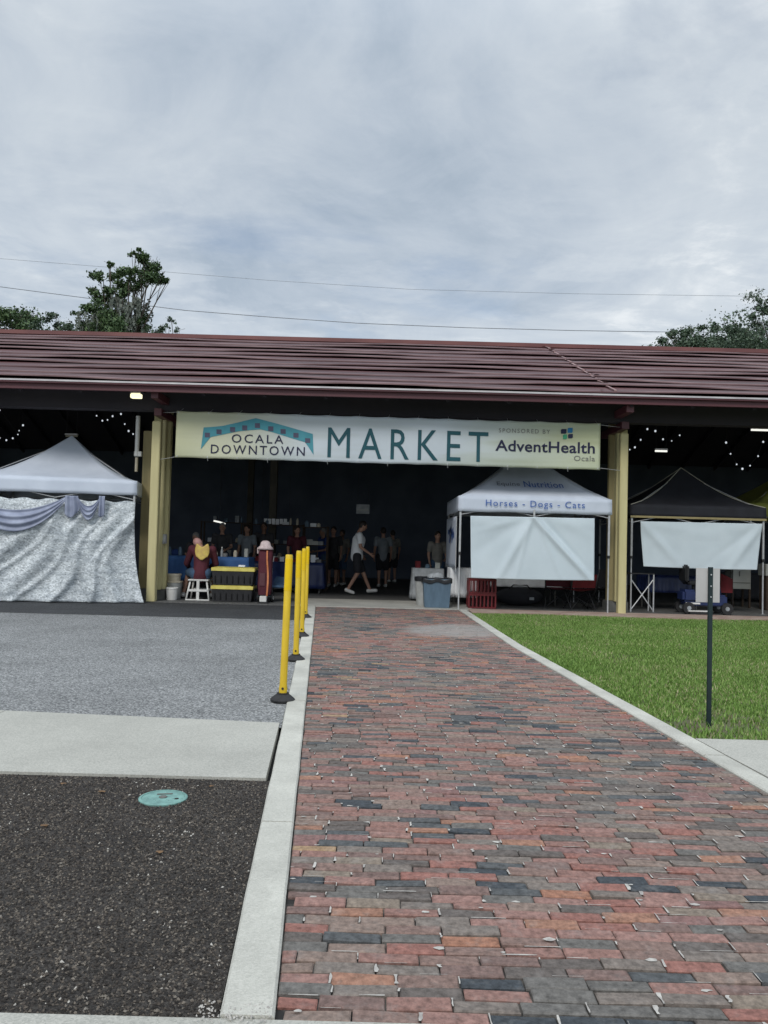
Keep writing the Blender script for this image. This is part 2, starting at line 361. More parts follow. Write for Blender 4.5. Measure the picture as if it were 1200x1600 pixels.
# left of the walk
struct(MB().box(-14, 9, -3, YB0-.004, -.08, .004).build('pavement', 'concrete'))
struct(strip(YB0, YB1-.002, -14, lambda y: kl(y)-.004, -.012, 4).build('planting_bed', 'bed'))
yfar = lambda x: 6.01-(x+.72)*.08 if x > -3.5 else 6.232
mb = MB(); jx = [-14, -5.75, -2.86]
for i in range(3):
    x0 = jx[i]+.004; x1 = jx[i+1]-.004 if i < 2 else None
    if x1 is None: x1 = kl(YB1)-.028
    e1 = x1 if i < 2 else kl(YB2)-.016; f0, f1 = yfar(x0), yfar(e1)
    mb.add([(x0, YB1, .004), (x1, YB1, .004), (e1, f1, .004), (x0, f0, .004), (x0, YB1, -.08), (x1, YB1, -.08), (e1, f1, -.08), (x0, f0, -.08)], [(0,1,2,3), (4,5,1,0), (5,6,2,1), (6,7,3,2), (7,4,0,3)])
struct(mb.build('pavement', 'concrete'))
struct(strip(5.9, YB3, -30, lambda y: kl(y)-.004, -.008, 6).build('asphalt_drive', 'asphalt'))
struct(strip(YB1-.1, YB2+.1, -30, lambda y: kl(y)+.02, -.05, 2).build('joint_filler', 'dark'))
struct(strip(YB3, SLAB+.02, -30, lambda y: kl(y)-.004, -.004, 3).build('asphalt_patch', 'tar'))
# right of the walk
YG = 5.86; YG1 = 15.75
mb = MB(); gap = .05
mb.add([(kr(YB0)+gap, YB0, .004), (9, YB0, .004), (9, YG, .004), (kr(YG)+.02, YG, .004), (kr(YB0)+gap, YB0, -.08), (9, YB0, -.08), (9, YG, -.08), (kr(YG)+.02, YG, -.08)], [(0,1,2,3), (4,5,1,0), (6,7,3,2), (7,4,0,3)])
struct(mb.build('pavement', 'concrete'))
struct(strip(YB0, YG+.1, lambda y: kr(y)-.02, 9, -.05, 2).build('joint_filler', 'dark'))
struct(strip(YG, YG1, kr, 30, -.02, 10).build('lawn_soil', 'soil'))
struct(MB().box(xr(YG1)+KW+.02, 30, YG1, 16.62, -.1, .018).build('slab_border', 'slabpink'))
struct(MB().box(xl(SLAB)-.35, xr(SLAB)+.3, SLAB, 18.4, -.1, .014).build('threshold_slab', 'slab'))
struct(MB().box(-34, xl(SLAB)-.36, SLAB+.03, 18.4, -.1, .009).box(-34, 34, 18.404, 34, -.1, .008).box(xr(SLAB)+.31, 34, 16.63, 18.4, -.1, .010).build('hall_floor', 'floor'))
# grass: blades
def blades(n, xa, xb, ya, yb, name, parent=None):
    yy = rng.uniform(ya, yb, n); xx = rng.uniform(xa, xb, n)
    lim = np.array([kr(q) for q in yy]); keep = xx > lim+rng.uniform(-.03, .05, n); xx = xx[keep]; yy = yy[keep]; n = len(xx)
    # bare patches near the sign and along the front edge
    px, py_ = gp(1107, 1132).x, gp(1107, 1132).y
    d = np.hypot((xx-px)/.45, (yy-py_)/.22)
    thin = np.clip(1.15-d*.6, 0, .75); thin = np.maximum(thin, np.clip(.6-(yy-ya)/.35*.6, 0, .6))
    thin = np.maximum(thin, .55*(np.sin(xx*2.3+1)*np.sin(yy*1.7+xx) > .75))
    keep = rng.random(n) > thin; xx = xx[keep]; yy = yy[keep]; n = len(xx)
    hh = rng.uniform(.012, .036, n)*(1+.35*np.sin(xx*1.3+.5)*np.sin(yy*1.9)); th = rng.uniform(0, 2*np.pi, n); w = rng.uniform(.003, .0065, n)*(1+yy/16); le = rng.uniform(.2, 1.0, n)*hh; la = rng.uniform(0, 2*np.pi, n)
    v = np.zeros((n, 3, 3), np.float32)
    v[:,0,0] = xx-np.cos(th)*w; v[:,0,1] = yy-np.sin(th)*w; v[:,0,2] = -.02
    v[:,1,0] = xx+np.cos(th)*w; v[:,1,1] = yy+np.sin(th)*w; v[:,1,2] = -.02
    v[:,2,0] = xx+np.cos(la)*le; v[:,2,1] = yy+np.sin(la)*le; v[:,2,2] = -.01+hh
    return tri_mesh(name, v.reshape(-1, 3), n)
def tri_mesh(name, v, n):
    me = bpy.data.meshes.new(name); me.vertices.add(n*3); me.vertices.foreach_set('co', v.astype(np.float32).ravel())
    me.loops.add(n*3); me.loops.foreach_set('vertex_index', np.arange(n*3, dtype=np.int32)); me.polygons.add(n)
    me.polygons.foreach_set('loop_start', np.arange(0, n*3, 3, dtype=np.int32)); me.update(calc_edges=True); me.validate(); return me
M['grass'] = island_mat('grass_blades', [(0,(.05,.11,.018)), (.18,(.11,.205,.038)), (.5,(.165,.285,.06)), (.75,(.215,.34,.085)), (.9,(.28,.38,.12)), (.97,(.38,.35,.20)), (1,(.40,.36,.22))], rough=.65, pscale=.8, patch=.34, bump=0, grain=.12, interp='LINEAR', spec=.3)
go = link('grass', blades(430000, 1.4, 11, YG+.01, YG1, 'grass'), 'grass'); tag(go, 'short mown green grass of the lawn right of the walk', 'grass', kind='stuff')
# dark bed: real chips
def chips(n, xa, xb, ya, yb, s0, s1, name, limit):
    yy = ya+(yb-ya)*rng.random(n)**1.15; xx = rng.uniform(xa, xb, n)
    keep = xx < np.array([limit(q) for q in yy])-.01; xx = xx[keep]; yy = yy[keep]; n = len(xx)
    base = np.array([[1,0,0],[0,1,0],[-1,0,0],[0,-1,0],[0,0,1]], np.float32)
    s = rng.uniform(s0, s1, n)**1.0; th = rng.uniform(0, 6.28, n)
    b = np.tile(base, (n, 1, 1))*rng.uniform(.55, 1.3, (n, 5, 1)); b[:,:,2] *= .8
    b[:,4,:2] += rng.uniform(-.3, .3, (n, 2)); b *= s[:,None,None]; b[:,:,1] *= rng.uniform(.4, .9, n)[:,None]
    c, sn = np.cos(th)[:,None], np.sin(th)[:,None]
    x = b[:,:,0]*c-b[:,:,1]*sn+xx[:,None]; yv = b[:,:,0]*sn+b[:,:,1]*c+yy[:,None]; z = b[:,:,2]+rng.uniform(-.013, -.009, n)[:,None]
    v = np.stack([x, yv, z], -1).astype(np.float32)
    me = bpy.data.meshes.new(name); me.vertices.add(n*5); me.vertices.foreach_set('co', v.ravel())
    tri = np.array([[0,1,4],[1,2,4],[2,3,4],[3,0,4]], np.int32); f = (tri[None]+5*np.arange(n)[:,None,None]).astype(np.int32)
    me.loops.add(n*12); me.loops.foreach_set('vertex_index', f.ravel()); me.polygons.add(n*4); me.polygons.foreach_set('loop_start', np.arange(0, n*12, 3, dtype=np.int32)); me.update(calc_edges=True); me.validate(); return me
M['chip'] = island_mat('bed_chips', [(0,(.012,.010,.009)), (.3,(.026,.022,.019)), (.55,(.052,.043,.036)), (.76,(.092,.077,.062)), (.91,(.15,.128,.104)), (.992,(.18,.16,.135)), (1,(.42,.40,.36))], rough=.9, pscale=3, patch=.1, bump=0, grain=.15, interp='LINEAR')
co = link('gravel', chips(62000, -3.3, -.4, YB0+.01, YB1-.01, .003, .0085, 'gravel', lambda q: kl(q)), 'chip'); tag(co, 'fine dark brown crushed stone filling the bed left of the kerb', 'gravel', kind='stuff')
co2 = link('grit', chips(150, -.50, -.25, YB0-.03, YB0+.07, .003, .007, 'grit', lambda q: xl(q)), 'mortar'); co2.location.z = .022; tag(co2, 'scatter of pale grit at the near end of the kerb', 'grit', kind='stuff')
M['leaf_litter'] = mat('dry_leaf', (.20,.12,.06), (.12,.07,.035), 20, .9)
for i_, (px, py) in enumerate([(98, 1224), (160, 1236), (70, 1290), (330, 1228), (250, 1330)]):
    q_ = gp(px, py); L = random.uniform(.012, .022); a_ = random.uniform(0, 6)
    vs = [(L*math.cos(a_+t_)*k_, L*.55*math.sin(a_+t_)*k_+L*.3*math.cos(a_), .002+.004*abs(math.sin(t_*2))) for t_, k_ in [(j_*math.pi/4, random.uniform(.7, 1.3)) for j_ in range(8)]]
    o = MB().add(vs, [tuple(range(8))]).build('dry_leaf', 'leaf_litter'); o.location = (q_.x, q_.y, -.004); solid(o, .001)
    tag(o, 'small brown dry leaf lying on the dark gravel bed', 'leaf', 'dry leaves on the gravel bed')
# valve cover
c = gp(255, 1244.5)
t = thing('valve_cover', 'round teal painted utility cover set in the dark gravel bed', 'utility cover', (c.x, c.y, -.009), .2)
MB().lathe([(.115, -.05), (.126, -.004), (.126, .004), (.120, .008), (.112, .008), (.110, .004), (.001, .005)], n=40).build('cover_plate', 'teal', t, True)
MB().lathe([(.022, .0045), (.022, .010), (.012, .012), (.001, .012)], n=6).build('bolt', 'pier', t)
MB().lathe([(.012, .0045), (.012, .0055), (.001, .006)], c=(.07, -.03, 0), n=12).build('keyhole', 'dark', t)
MB().box(-.04,.04,-.0055,.0055,.0045,.0085, Matrix.Translation((.005,.05,0))).build('raised_mark', 'pier', t)
# ------------------------------------------------------------------ pavilion
pav = thing('market_pavilion', 'long open market hall with a ribbed burgundy roof and cream columns', 'building', (0, SLAB, 0))
def pp(o): # parent keeping world coordinates
    o.parent = pav; o.matrix_parent_inverse = Matrix.Translation((0, -SLAB, 0)); return o
YE, ZE = 15.5, at(600, 605.5, 15.5).z; YR = 22.5; ZR = at(600, 537, 22.5).z; SL = (ZR-ZE)/(YR-YE)
def roof_side(sgn):
    mb = MB(); nc = 11; run = (YR-YE)/nc; XN = 260
    for k in range(nc):
        ya = YE+k*run-.0; yb = YE+(k+1)*run+.05
        ph = random.random()*9; ph2 = random.random()*9
        for sh in range(2):
            pass
        rows = []
        for i in range(XN+1):
            x = -28+56*i/XN
            gapz = .042+.022*math.sin(x*.8+ph)+.005*math.sin(x*2.1+ph2)
            gapz = max(.004, gapz)
            za = ZE+(ya-YE)*SL; zb = ZE+(yb-YE)*SL
            f = lambda y_, z_: (x, y_ if sgn > 0 else 2*YR-y_, z_)
            rows.append([f(ya+.10, za+gapz+.008), f(ya, za+gapz-.006), f(ya, za+gapz+.022), f(ya+.03, za+gapz+.036), f(ya+(yb-ya)*.5, (za+zb)/2+gapz*.6+.010), f(yb, zb+.006)])
        vs = [p for r_ in rows for p in r_]
        fs = [(i*6+j, i*6+j+1, i*6+j+7, i*6+j+6) for i in range(XN) for j in range(5)]
        mb.add(vs, fs)
    # deck under the courses
    f = lambda x, y_, z_: (x, y_ if sgn > 0 else 2*YR-y_, z_)
    a = .07; k0 = len(mb.f)
    mb.add([f(-28, YE+.02, ZE-.02-a), f(28, YE+.02, ZE-.02-a), f(28, YR, ZR-.02-a), f(-28, YR, ZR-.02-a), f(-28, YE+.02, ZE-.02), f(28, YE+.02, ZE-.02), f(28, YR, ZR-.02), f(-28, YR, ZR-.02)],
           [(4,5,6,7), (0,1,5,4), (1,2,6,5), (0,3,7,4)])
    mb.deck = [f(-28, YE+.02, ZE-.024-a), f(28, YE+.02, ZE-.024-a), f(28, YR, ZR-.024-a), f(-28, YR, ZR-.024-a)]
    return mb
def roofmat():
    m, n, l, b = nodes('burgundy_roof'); tc = n.new('ShaderNodeTexCoord')
    mp = n.new('ShaderNodeMapping'); mp.inputs['Scale'].default_value = (.25, 1.6, 1); l.new(tc.outputs['Object'], mp.inputs[0])
    no = N(n, 'ShaderNodeTexNoise', Scale=1.3, Detail=6); l.new(mp.outputs[0], no.inputs['Vector'])
    r = ramp(n, [(.3, (.034,.011,.012)), (.5, (.062,.018,.020)), (.72, (.10,.032,.032))]); l.new(no.outputs['Fac'], r.inputs[0])
    l.new(r.outputs[0], b.inputs['Base Color']); b.inputs['Roughness'].default_value = .55; b.inputs['Specular IOR Level'].default_value = .4
    n2 = N(n, 'ShaderNodeTexNoise', Scale=14, Detail=3); l.new(tc.outputs['Object'], n2.inputs['Vector'])
    bp = N(n, 'ShaderNodeBump', Strength=.15, Distance=.02); l.new(n2.outputs['Fac'], bp.inputs['Height']); l.new(bp.outputs[0], b.inputs['Normal'])
    return m
M['roof'] = roofmat()
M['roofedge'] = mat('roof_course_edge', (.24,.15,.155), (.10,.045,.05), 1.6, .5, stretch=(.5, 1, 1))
M['ridge'] = mat('ridge_red', (.20,.075,.07), (.14,.05,.05), 2, .6, stretch=(.5, 1, 1))
for sg in (1, -1):
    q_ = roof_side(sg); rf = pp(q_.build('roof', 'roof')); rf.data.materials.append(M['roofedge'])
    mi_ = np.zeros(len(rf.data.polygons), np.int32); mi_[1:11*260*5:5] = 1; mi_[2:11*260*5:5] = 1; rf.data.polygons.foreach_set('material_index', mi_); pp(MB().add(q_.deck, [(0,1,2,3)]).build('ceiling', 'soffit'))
mb = MB().box(-28, 28, YR-.12, YR+.12, ZR-.01, ZR+.10); ridge = pp(mb.build('ridge_cap', 'ridge'))
# pale seam running up the slope and a few patches of sealant
mb = MB(); xs = at(962, 611, YE).x
for i in range(11):
    ya = YE+i*(YR-YE)/11+.01; yb = YE+(i+1)*(YR-YE)/11-.01
    z = lambda q: ZE+(q-YE)*SL+.075
    w = .018+random.random()*.016
    mb.add([(xs-w+.02*math.sin(i), ya, z(ya)), (xs+w, ya, z(ya)), (xs+w, yb, z(yb)-.03), (xs-w, yb, z(yb)-.03), (xs-w, ya, z(ya)-.05), (xs+w, ya, z(ya)-.05)], [(0,1,2,3), (4,5,1,0)])
    for q in range(2):
        cx, cy = xs+random.gauss(0, .12), random.uniform(ya, yb); r_ = random.uniform(.02, .06)
        mb.add([(cx-r_*1.6, cy-r_, z(cy)-.012), (cx+r_*1.6, cy-r_, z(cy)-.012), (cx+r_, cy+r_, z(cy)-.006), (cx-r_, cy+r_, z(cy)-.006)], [(0,1,2,3)])
M['seam'] = mat('roof_sealant', (.36,.25,.24), (.22,.13,.13), 9, .8)
pp(mb.build('roof_seam', 'seam'))
zf0, zf1 = at(600, 621.5, YE-.02).z, at(600, 611.5, YE-.02).z
pp(MB().box(-28, 28, YE-.03, YE+.04, zf0, zf1+.02).build('fascia', 'burg'))
gt_ = pp(MB().box(-28, 28, YE-.11, YE-.031, zf1-.02, zf1+.035).box(-28, 28, YE-.03, YE+.02, zf1+.021, zf1+.05).build('gutter', 'burg', bevel=.006)); MB().box(-28, 28, YE-.124, YE-.1115, zf1+.014, zf1+.047).build('gutter_lip', 'gutter', gt_)
zc = at(600, 640, 16.6).z
pp(MB().box(-28, 28, 16.45, 16.75, zc-.16, zc+.22).build('eave_beam', 'soffit'))
mb = MB()   # rafters and purlins under the roof
for i in range(-22, 23):
    x = i*1.2
    for s in (1, -1):
        g_ = lambda y_: (y_ if s > 0 else 2*YR-y_)
        za, zb = ZE-.10, ZR-.10
        ys = [g_(YE+.08), g_(YR)]
        mb.add([(x-.03, ys[0], za), (x+.03, ys[0], za), (x+.03, ys[1], zb), (x-.03, ys[1], zb), (x-.03, ys[0], za-.14), (x+.03, ys[0], za-.14), (x+.03, ys[1], zb-.14), (x-.03, ys[1], zb-.14)], [(0,1,2,3), (4,5,6,7), (0,1,5,4), (0,3,7,4), (1,2,6,5)])
pp(mb.build('rafters', 'soffit'))
YW = 2*YR-YE-.4
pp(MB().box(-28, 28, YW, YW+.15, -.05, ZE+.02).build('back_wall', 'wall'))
for x in (-28, 28):
    pp(MB().add([(x, YE+1, -.05), (x, YW, -.05), (x, YW, ZE+.1), (x, YR, ZR-.1), (x, YE+1, ZE+.3)], [(0,1,2,3,4)]).build('end_wall', 'wall'))
# columns
def column_group(front, rear, low, ends, mirror, zt):
    xf, w = front
    pp(MB().box(xf-w/2, xf+w/2, 16.42, 16.42+w, .0, at(600, 668, 16.5).z).build('column', 'column', bevel=.012))
    MBp = MB()
    for (x0, x1, yq, top) in rear:
        pp(MB().box(x0, x1, yq, yq+.16, .22, top).build('column', 'column', bevel=.01))
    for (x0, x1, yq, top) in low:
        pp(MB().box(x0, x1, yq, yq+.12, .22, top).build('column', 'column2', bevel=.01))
    a = min([r_[0] for r_ in rear]+[r_[0] for r_ in low]+[xf-w/2])-.02; b = max([r_[1] for r_ in rear]+[r_[1] for r_ in low]+[xf+w/2])+.02
    pp(MB().box(a, b, 17.0, 17.5, -.05, .22).build('pier', 'pier', bevel=.015))
    for (px, py, yq, s) in ends:
        c = at(px, py, yq); pp(MB().box(c.x-s/2, c.x+s/2, yq, yq+1.6, c.z-s/2, c.z+s/2).build('beam_end', 'burg', bevel=.004))
XL_ = at(240.5, 790, 16.45).x; XR_ = at(973.5, 810, 16.45).x; BAY = XR_-XL_
ztop = at(600, 640, 17).z
X_ = lambda px, Y: at(px, 790 if px < 600 else 800, Y).x
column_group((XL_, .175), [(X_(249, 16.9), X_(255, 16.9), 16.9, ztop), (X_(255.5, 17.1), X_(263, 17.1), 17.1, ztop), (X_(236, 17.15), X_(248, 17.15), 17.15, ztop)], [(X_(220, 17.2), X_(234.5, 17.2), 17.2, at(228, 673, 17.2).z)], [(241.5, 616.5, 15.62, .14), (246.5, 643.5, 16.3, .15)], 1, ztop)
column_group((XR_, .16), [(X_(962.5, 16.9), X_(968, 16.9), 16.9, ztop), (X_(968.5, 17.15), X_(979, 17.15), 17.15, ztop)], [(X_(950.5, 17.2), X_(961.5, 17.2), 17.2, ztop)], [(985, 638, 15.62, .15), (977.5, 664.5, 16.3, .15)], -1, ztop)
for xo in (XL_-BAY, XR_+BAY, XL_-2*BAY, XR_+2*BAY):
    pp(MB().box(xo-.09, xo+.09, 16.42, 16.6, 0, ztop).build('column', 'column', bevel=.012))
for xo in [XL_+i*BAY for i in (-2, -1, 0, 1, 2, 3)]:
    for yq in (22.5, 28.2):
        pp(MB().box(xo-.1+1.6*(yq < 25), xo+.1+1.6*(yq < 25), yq, yq+.2, 0, ZR-.3 if yq < 25 else 5).build('column', 'innerpost', bevel=.012))
for xo in [XL_+i*BAY for i in (-2, -1, 0, 1, 2, 3)]:
    pp(MB().box(xo-.06, xo+.06, 16.8, YW, ztop-.02, ztop+.2).build('tie_beam', 'soffit'))
# lamp under the eave, white pipe on the left column, hanging bar lights
c = at(211.5, 616, 15.9)
t = thing('flood_lamp', 'small warm lit lamp under the eave left of the left column', 'lamp', (c.x, 15.9, c.z))
MB().box(-.11, .11, 0, .14, .03, .075).box(-.03,.03,.05,.1,.075,.18).build('housing', 'gutter', t, bevel=.006)
MB().box(-.105, .105, .005, .13, -.07, .018).build('lens', 'warm', t, bevel=.01)
c0, c1 = at(216, 650, 16.9), at(215.5, 712, 16.9); c2 = at(214.5, 737, 16.9)
t = thing('meter_pipe', 'short white vertical pipe with a box beside the left column', 'pipe', (c0.x, 16.9, c1.z))
MB().tube([(0,0,c0.z-c1.z), (0,0,0)], .045, 14).build('pipe', 'whiteplastic', t, True)
MB().box(-.05, .10, -.03, .06, -.015, .09).build('box', 'whiteplastic', t, bevel=.006)
MB().tube([(0,0,-.04), (0,0,c2.z-c1.z)], .032, 12).build('glass_end', 'cream', t, True)
MB().tube([(.0,.0,-.016), (0,0,-.041)], .02, 10).build('neck', 'blackplastic', t, True)
MB().tube([(0,.0,c0.z-c1.z), (0,0,ztop-c1.z)], .006, 8).build('hanger', 'soffit', t, True)
LB = [((1023, 704), (1043, 704.5), 18.5, 'short lit bar light above the black tent'), ((1173, 671), (1225, 672.5), 17.6, 'lit bar light high at the right edge of the hall'), ((102, 680.5), (122, 681), 19, 'dim bar light above the peak of the left white tent')]
for a, b, Y, lab in LB:
    p, q = at(*a, Y), at(*b, Y); w = (q.x-p.x)/2; cx = (p.x+q.x)/2
    t = thing('bar_light', lab, 'light', (cx, Y, p.z), 0, 'bar lights hanging in the hall')
    MB().box(-w, w, -.04, .04, .012, .05).build('fixture', 'gutter', t, bevel=.004)
    MB().tube([(-w+.01, 0, -.01), (w-.01, 0, -.01)], .02, 10).build('tube', 'tube' if Y < 19 else 'cream', t, True)
    rz = ZE+(Y-YE)*SL-.1-p.z
    for q in (-1, 1): MB().tube([(q*w*.8, 0, .05), (q*w*.8, 0, rz)], .005, 6).build('hanger', 'soffit', t)
# strings of small bulbs in swags
STR = [([(-14, 648), (0, 640), (28, 678), (36, 663)], 19, 'upper'), ([(-8, 676), (0, 683.5), (10, 686.5), (20, 683.5), (30, 672)], 20, 'lower'),
       ([(142, 630.5), (151, 648.5), (160, 656), (168, 655), (176, 649), (189, 645.5)], 17.6, 'a'), ([(189, 646), (195, 661.5), (201, 672), (208, 677)], 18.4, 'b'),
       ([(1019, 654.5), (1011.5, 669), (1001, 686), (992, 697.5), (984, 701.5)], 17.8, 'c'), ([(1024, 672), (1036, 685), (1049.5, 688), (1062, 679), (1074, 659)], 18.2, 'd'),
       ([(1134.5, 690), (1141.5, 708), (1151, 724.5), (1160, 731), (1172, 726.5), (1184.5, 711.5), (1192.5, 689)], 18.0, 'e')]
LABS = ['bulb string at the left edge, its upper run', 'bulb string at the left edge, the lower sagging run', 'bulb string sagging just left of the lit lamp', 'short falling bulb string beside the white pipe',
        'bulb string falling from the eave towards the right column', 'sagging bulb string above the black tent peak', 'deep sagging bulb string at the upper right of the hall']
for (pts, Y, _), lab in zip(STR, LABS):
    ws = [at(a, b, Y) for a, b in pts]; o = ws[0]
    t = thing('string_light', lab, 'string light', o, 0, 'strings of small bulbs in the hall')
    lp = [p-o for p in ws]
    MB().tube(lp, .004, 5).build('wire', 'blackplastic', t)
    for a_, b_ in ((lp[0], o.z), (lp[-1], ws[-1].z)): MB().tube([a_, a_+Vector((0, 0, ZE+(Y-YE)*SL-.1-b_))], .004, 5).build('hanger', 'blackplastic', t)
    for p in lp:
        r_ = random.uniform(.013, .023)
        MB().ell(p-Vector((0,0,r_)), (r_, r_, r_*1.15), 10).build('bulb', 'bulb', t, True)
# ------------------------------------------------------------------ main banner
YBN = 16.12
tl, tr_, bl_, br = at(276, 641.5, YBN), at(938, 661.5, YBN), at(275.5, 716, YBN), at(937.5, 733.5, YBN)
BX0, BX1 = tl.x, tr_.x; BZ1 = (tl.z+tr_.z)/2; BZ0 = (bl_.z+br.z)/2
def zrow(x): return 0
def bwave(x, z):
    u = (x-BX0)/(BX1-BX0); v = (z-BZ0)/(BZ1-BZ0)
    return .016*math.sin(u*17+v*1.2)+.010*math.sin(u*31-v*2)+.012*math.sin(v*3.1)*math.sin(u*9)+.018*math.exp(-((v-(1-u*5))*2.2)**2)*(u < .25)
bz_shift = lambda x: tl.z + (tr_.z-tl.z)*(x-BX0)/(BX1-BX0) - BZ1
ban = thing('market_banner', 'long pale vinyl banner with teal lettering hung across the hall entrance', 'banner', (BX0, YBN, BZ0))
def bpar(o): o.parent = ban; o.matrix_parent_inverse = Matrix.Translation((-BX0, -YBN, -BZ0)); return o
def scal(u, v):   # edges bite in between the ties
    return .014*abs(math.sin(u*math.pi*14))
mb = MB().grid(lambda u, v: ((lambda x, z: (x, YBN+bwave(x, z), z+bz_shift(x)-(scal(u, v) if v > .98 else (-scal(u, v)*.7 if v < .02 else 0))))(BX0+(BX1-BX0)*u, BZ0+(BZ1-BZ0)*v)), 160, 16)
def banmat():
    m, n, l, b = nodes('banner_vinyl'); tc = n.new('ShaderNodeTexCoord'); sp = n.new('ShaderNodeSeparateXYZ'); l.new(tc.outputs['Generated'], sp.inputs[0])
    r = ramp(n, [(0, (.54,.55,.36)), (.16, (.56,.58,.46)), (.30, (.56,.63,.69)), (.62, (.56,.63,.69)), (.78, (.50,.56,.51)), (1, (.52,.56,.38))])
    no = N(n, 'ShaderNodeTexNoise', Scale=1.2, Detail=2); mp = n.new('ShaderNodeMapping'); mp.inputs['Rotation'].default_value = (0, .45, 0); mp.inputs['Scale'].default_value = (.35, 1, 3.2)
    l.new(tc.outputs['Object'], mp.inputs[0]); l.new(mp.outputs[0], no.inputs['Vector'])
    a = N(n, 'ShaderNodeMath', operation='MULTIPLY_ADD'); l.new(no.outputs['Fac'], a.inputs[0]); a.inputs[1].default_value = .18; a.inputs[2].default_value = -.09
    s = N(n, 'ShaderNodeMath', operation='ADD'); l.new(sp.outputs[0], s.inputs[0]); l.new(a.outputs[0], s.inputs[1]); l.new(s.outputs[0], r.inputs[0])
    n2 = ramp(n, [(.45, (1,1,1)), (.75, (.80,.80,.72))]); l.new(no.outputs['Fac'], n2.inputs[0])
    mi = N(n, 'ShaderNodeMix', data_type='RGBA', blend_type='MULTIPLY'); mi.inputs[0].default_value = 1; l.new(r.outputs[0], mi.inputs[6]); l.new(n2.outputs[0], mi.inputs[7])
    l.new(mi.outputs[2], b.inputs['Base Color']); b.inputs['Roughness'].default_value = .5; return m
M['banner'] = banmat()
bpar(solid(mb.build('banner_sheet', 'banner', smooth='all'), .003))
mb = MB()
for i in range(15):
    u = (i+.0)/14; x = BX0+.04+(BX1-BX0-.08)*u
    for z, s in ((BZ1-.03, 1), (BZ0+.03, -1)):
        zz = z+bz_shift(x); yy = YBN+bwave(x, z)-.006
        mb.tube([(x, yy-.002, zz), (x, yy+.004, zz)], .013, 8)
        if s > 0: mb.tube([(x, yy, zz), (x+.02, YBN+.3, zz+.12)], .004, 5)
        elif i % 2: mb.tube([(x, yy, zz), (x+.01, yy+.02, zz-.075)], .005, 5)
bpar(mb.build('grommets', 'legmetal'))
# ropes to the columns
bpar(MB().tube([(BX0+.02, YBN, bl_.z+.03), (XL_+.1, 16.45, bl_.z+.0)], .006, 6).tube([(BX1-.02, YBN, br.z+.03), (XR_-.08, 16.45, br.z+.02)], .006, 6).tube([(BX1-.02, YBN, tr_.z-.03), (XR_-.08, 16.45, tr_.z-.02)], .006, 6).tube([(BX0+.02, YBN, tl.z-.03), (XL_+.1, 16.45, tl.z)], .006, 6).build('rope', 'legmetal'))
def text_mesh(body, space=1.0, bold=0):
    cu = bpy.data.curves.new('txt', 'FONT'); cu.body = body; cu.space_character = space; cu.offset = bold; cu.resolution_u = 3
    o = bpy.data.objects.new('txt', cu); COL.objects.link(o); dg = bpy.context.evaluated_depsgraph_get()
    me = bpy.data.meshes.new_from_object(o.evaluated_get(dg)); bpy.data.objects.remove(o)
    bm = bmesh.new(); bm.from_mesh(me); bmesh.ops.remove_doubles(bm, verts=bm.verts, dist=1e-4)
    bmesh.ops.triangulate(bm, faces=bm.faces)
    bmesh.ops.subdivide_edges(bm, edges=[e for e in bm.edges if e.calc_length() > .3], cuts=1); bmesh.ops.triangulate(bm, faces=bm.faces)
    bm.to_mesh(me); bm.free(); return me
def place_text(body, x0, x1, z0, z1, fn, name, m, parent, space=1, bold=0):
    """lay the word in the box and push each vertex onto the surface fn(x,z)->(x,y,z)"""
    me = text_mesh(body, space, bold); co = np.array([v.co[:] for v in me.vertices]); mn, mx = co.min(0), co.max(0)
    for v in me.vertices:
        x = x0+(v.co.x-mn[0])/(mx[0]-mn[0])*(x1-x0); z = z0+(v.co.y-mn[1])/(mx[1]-mn[1])*(z1-z0); v.co = Vector(fn(x, z))
    me.update(); o = link(name, me, m); return o
def onban(x, z, d=.012): return (x, YBN+bwave(x, z)-d, z+bz_shift(x))
def btext(body, px0, px1, pyt, pyb, name, m, space=1, bold=0):
    """pixel box is for the left end of the word; the banner falls to the right"""
    a, b = at(px0, pyb, YBN), at(px0, pyt, YBN); x0 = a.x; x1 = at(px1, (pyt+pyb)/2, YBN).x; s = bz_shift(x0)
    return bpar(place_text(body, x0, x1, a.z-s, b.z-s, onban, name, m, ban, space, bold))
btext('MARKET', 511.5, 763, 667.5, 714.5, 'lettering', 'tealprint', 1.35, 0)
btext('OCALA', 361.5, 443, 678, 691.2, 'lettering', 'navyprint', 1.3, .004)
btext('DOWNTOWN', 328.7, 476.5, 694, 708.2, 'lettering', 'navyprint', 1.3, .004)
btext('SPONSORED BY', 779.5, 859.5, 669, 675.5, 'lettering', 'greyprint', 1.3)
btext('AdventHealth', 774, 929, 687, 704.5, 'lettering', 'navyprint', 1.02, .016)
btext('Ocala', 896.5, 929, 712, 720, 'lettering', 'greyprint', 1.05)
def poly_on_banner(pts, name, m, off=(300, 640, 6.0), d=.010):
    ws = [at(off[0]+x/off[2], off[1]+y/off[2], YBN) for x, y in pts]
    bm = bmesh.new(); vs = [bm.verts.new(p) for p in ws]; bm.faces.new(vs); bmesh.ops.triangulate(bm, faces=bm.faces)
    bmesh.ops.subdivide_edges(bm, edges=bm.edges, cuts=3, use_grid_fill=True); bmesh.ops.triangulate(bm, faces=bm.faces)
    for v in bm.verts:
        z = v.co.z-bz_shift(v.co.x); v.co.y = YBN+bwave(v.co.x, z)-d
    me = bpy.data.meshes.new(name); bm.to_mesh(me); bm.free(); return bpar(link(name, me, m))
top = [(105,165),(290,150),(600,82),(860,150),(1132,228)]; bot = [(1140,425),(1105,370),(1060,305),(860,245),(740,208),(640,186),(480,198),(330,222),(170,255),(130,305),(80,370)]
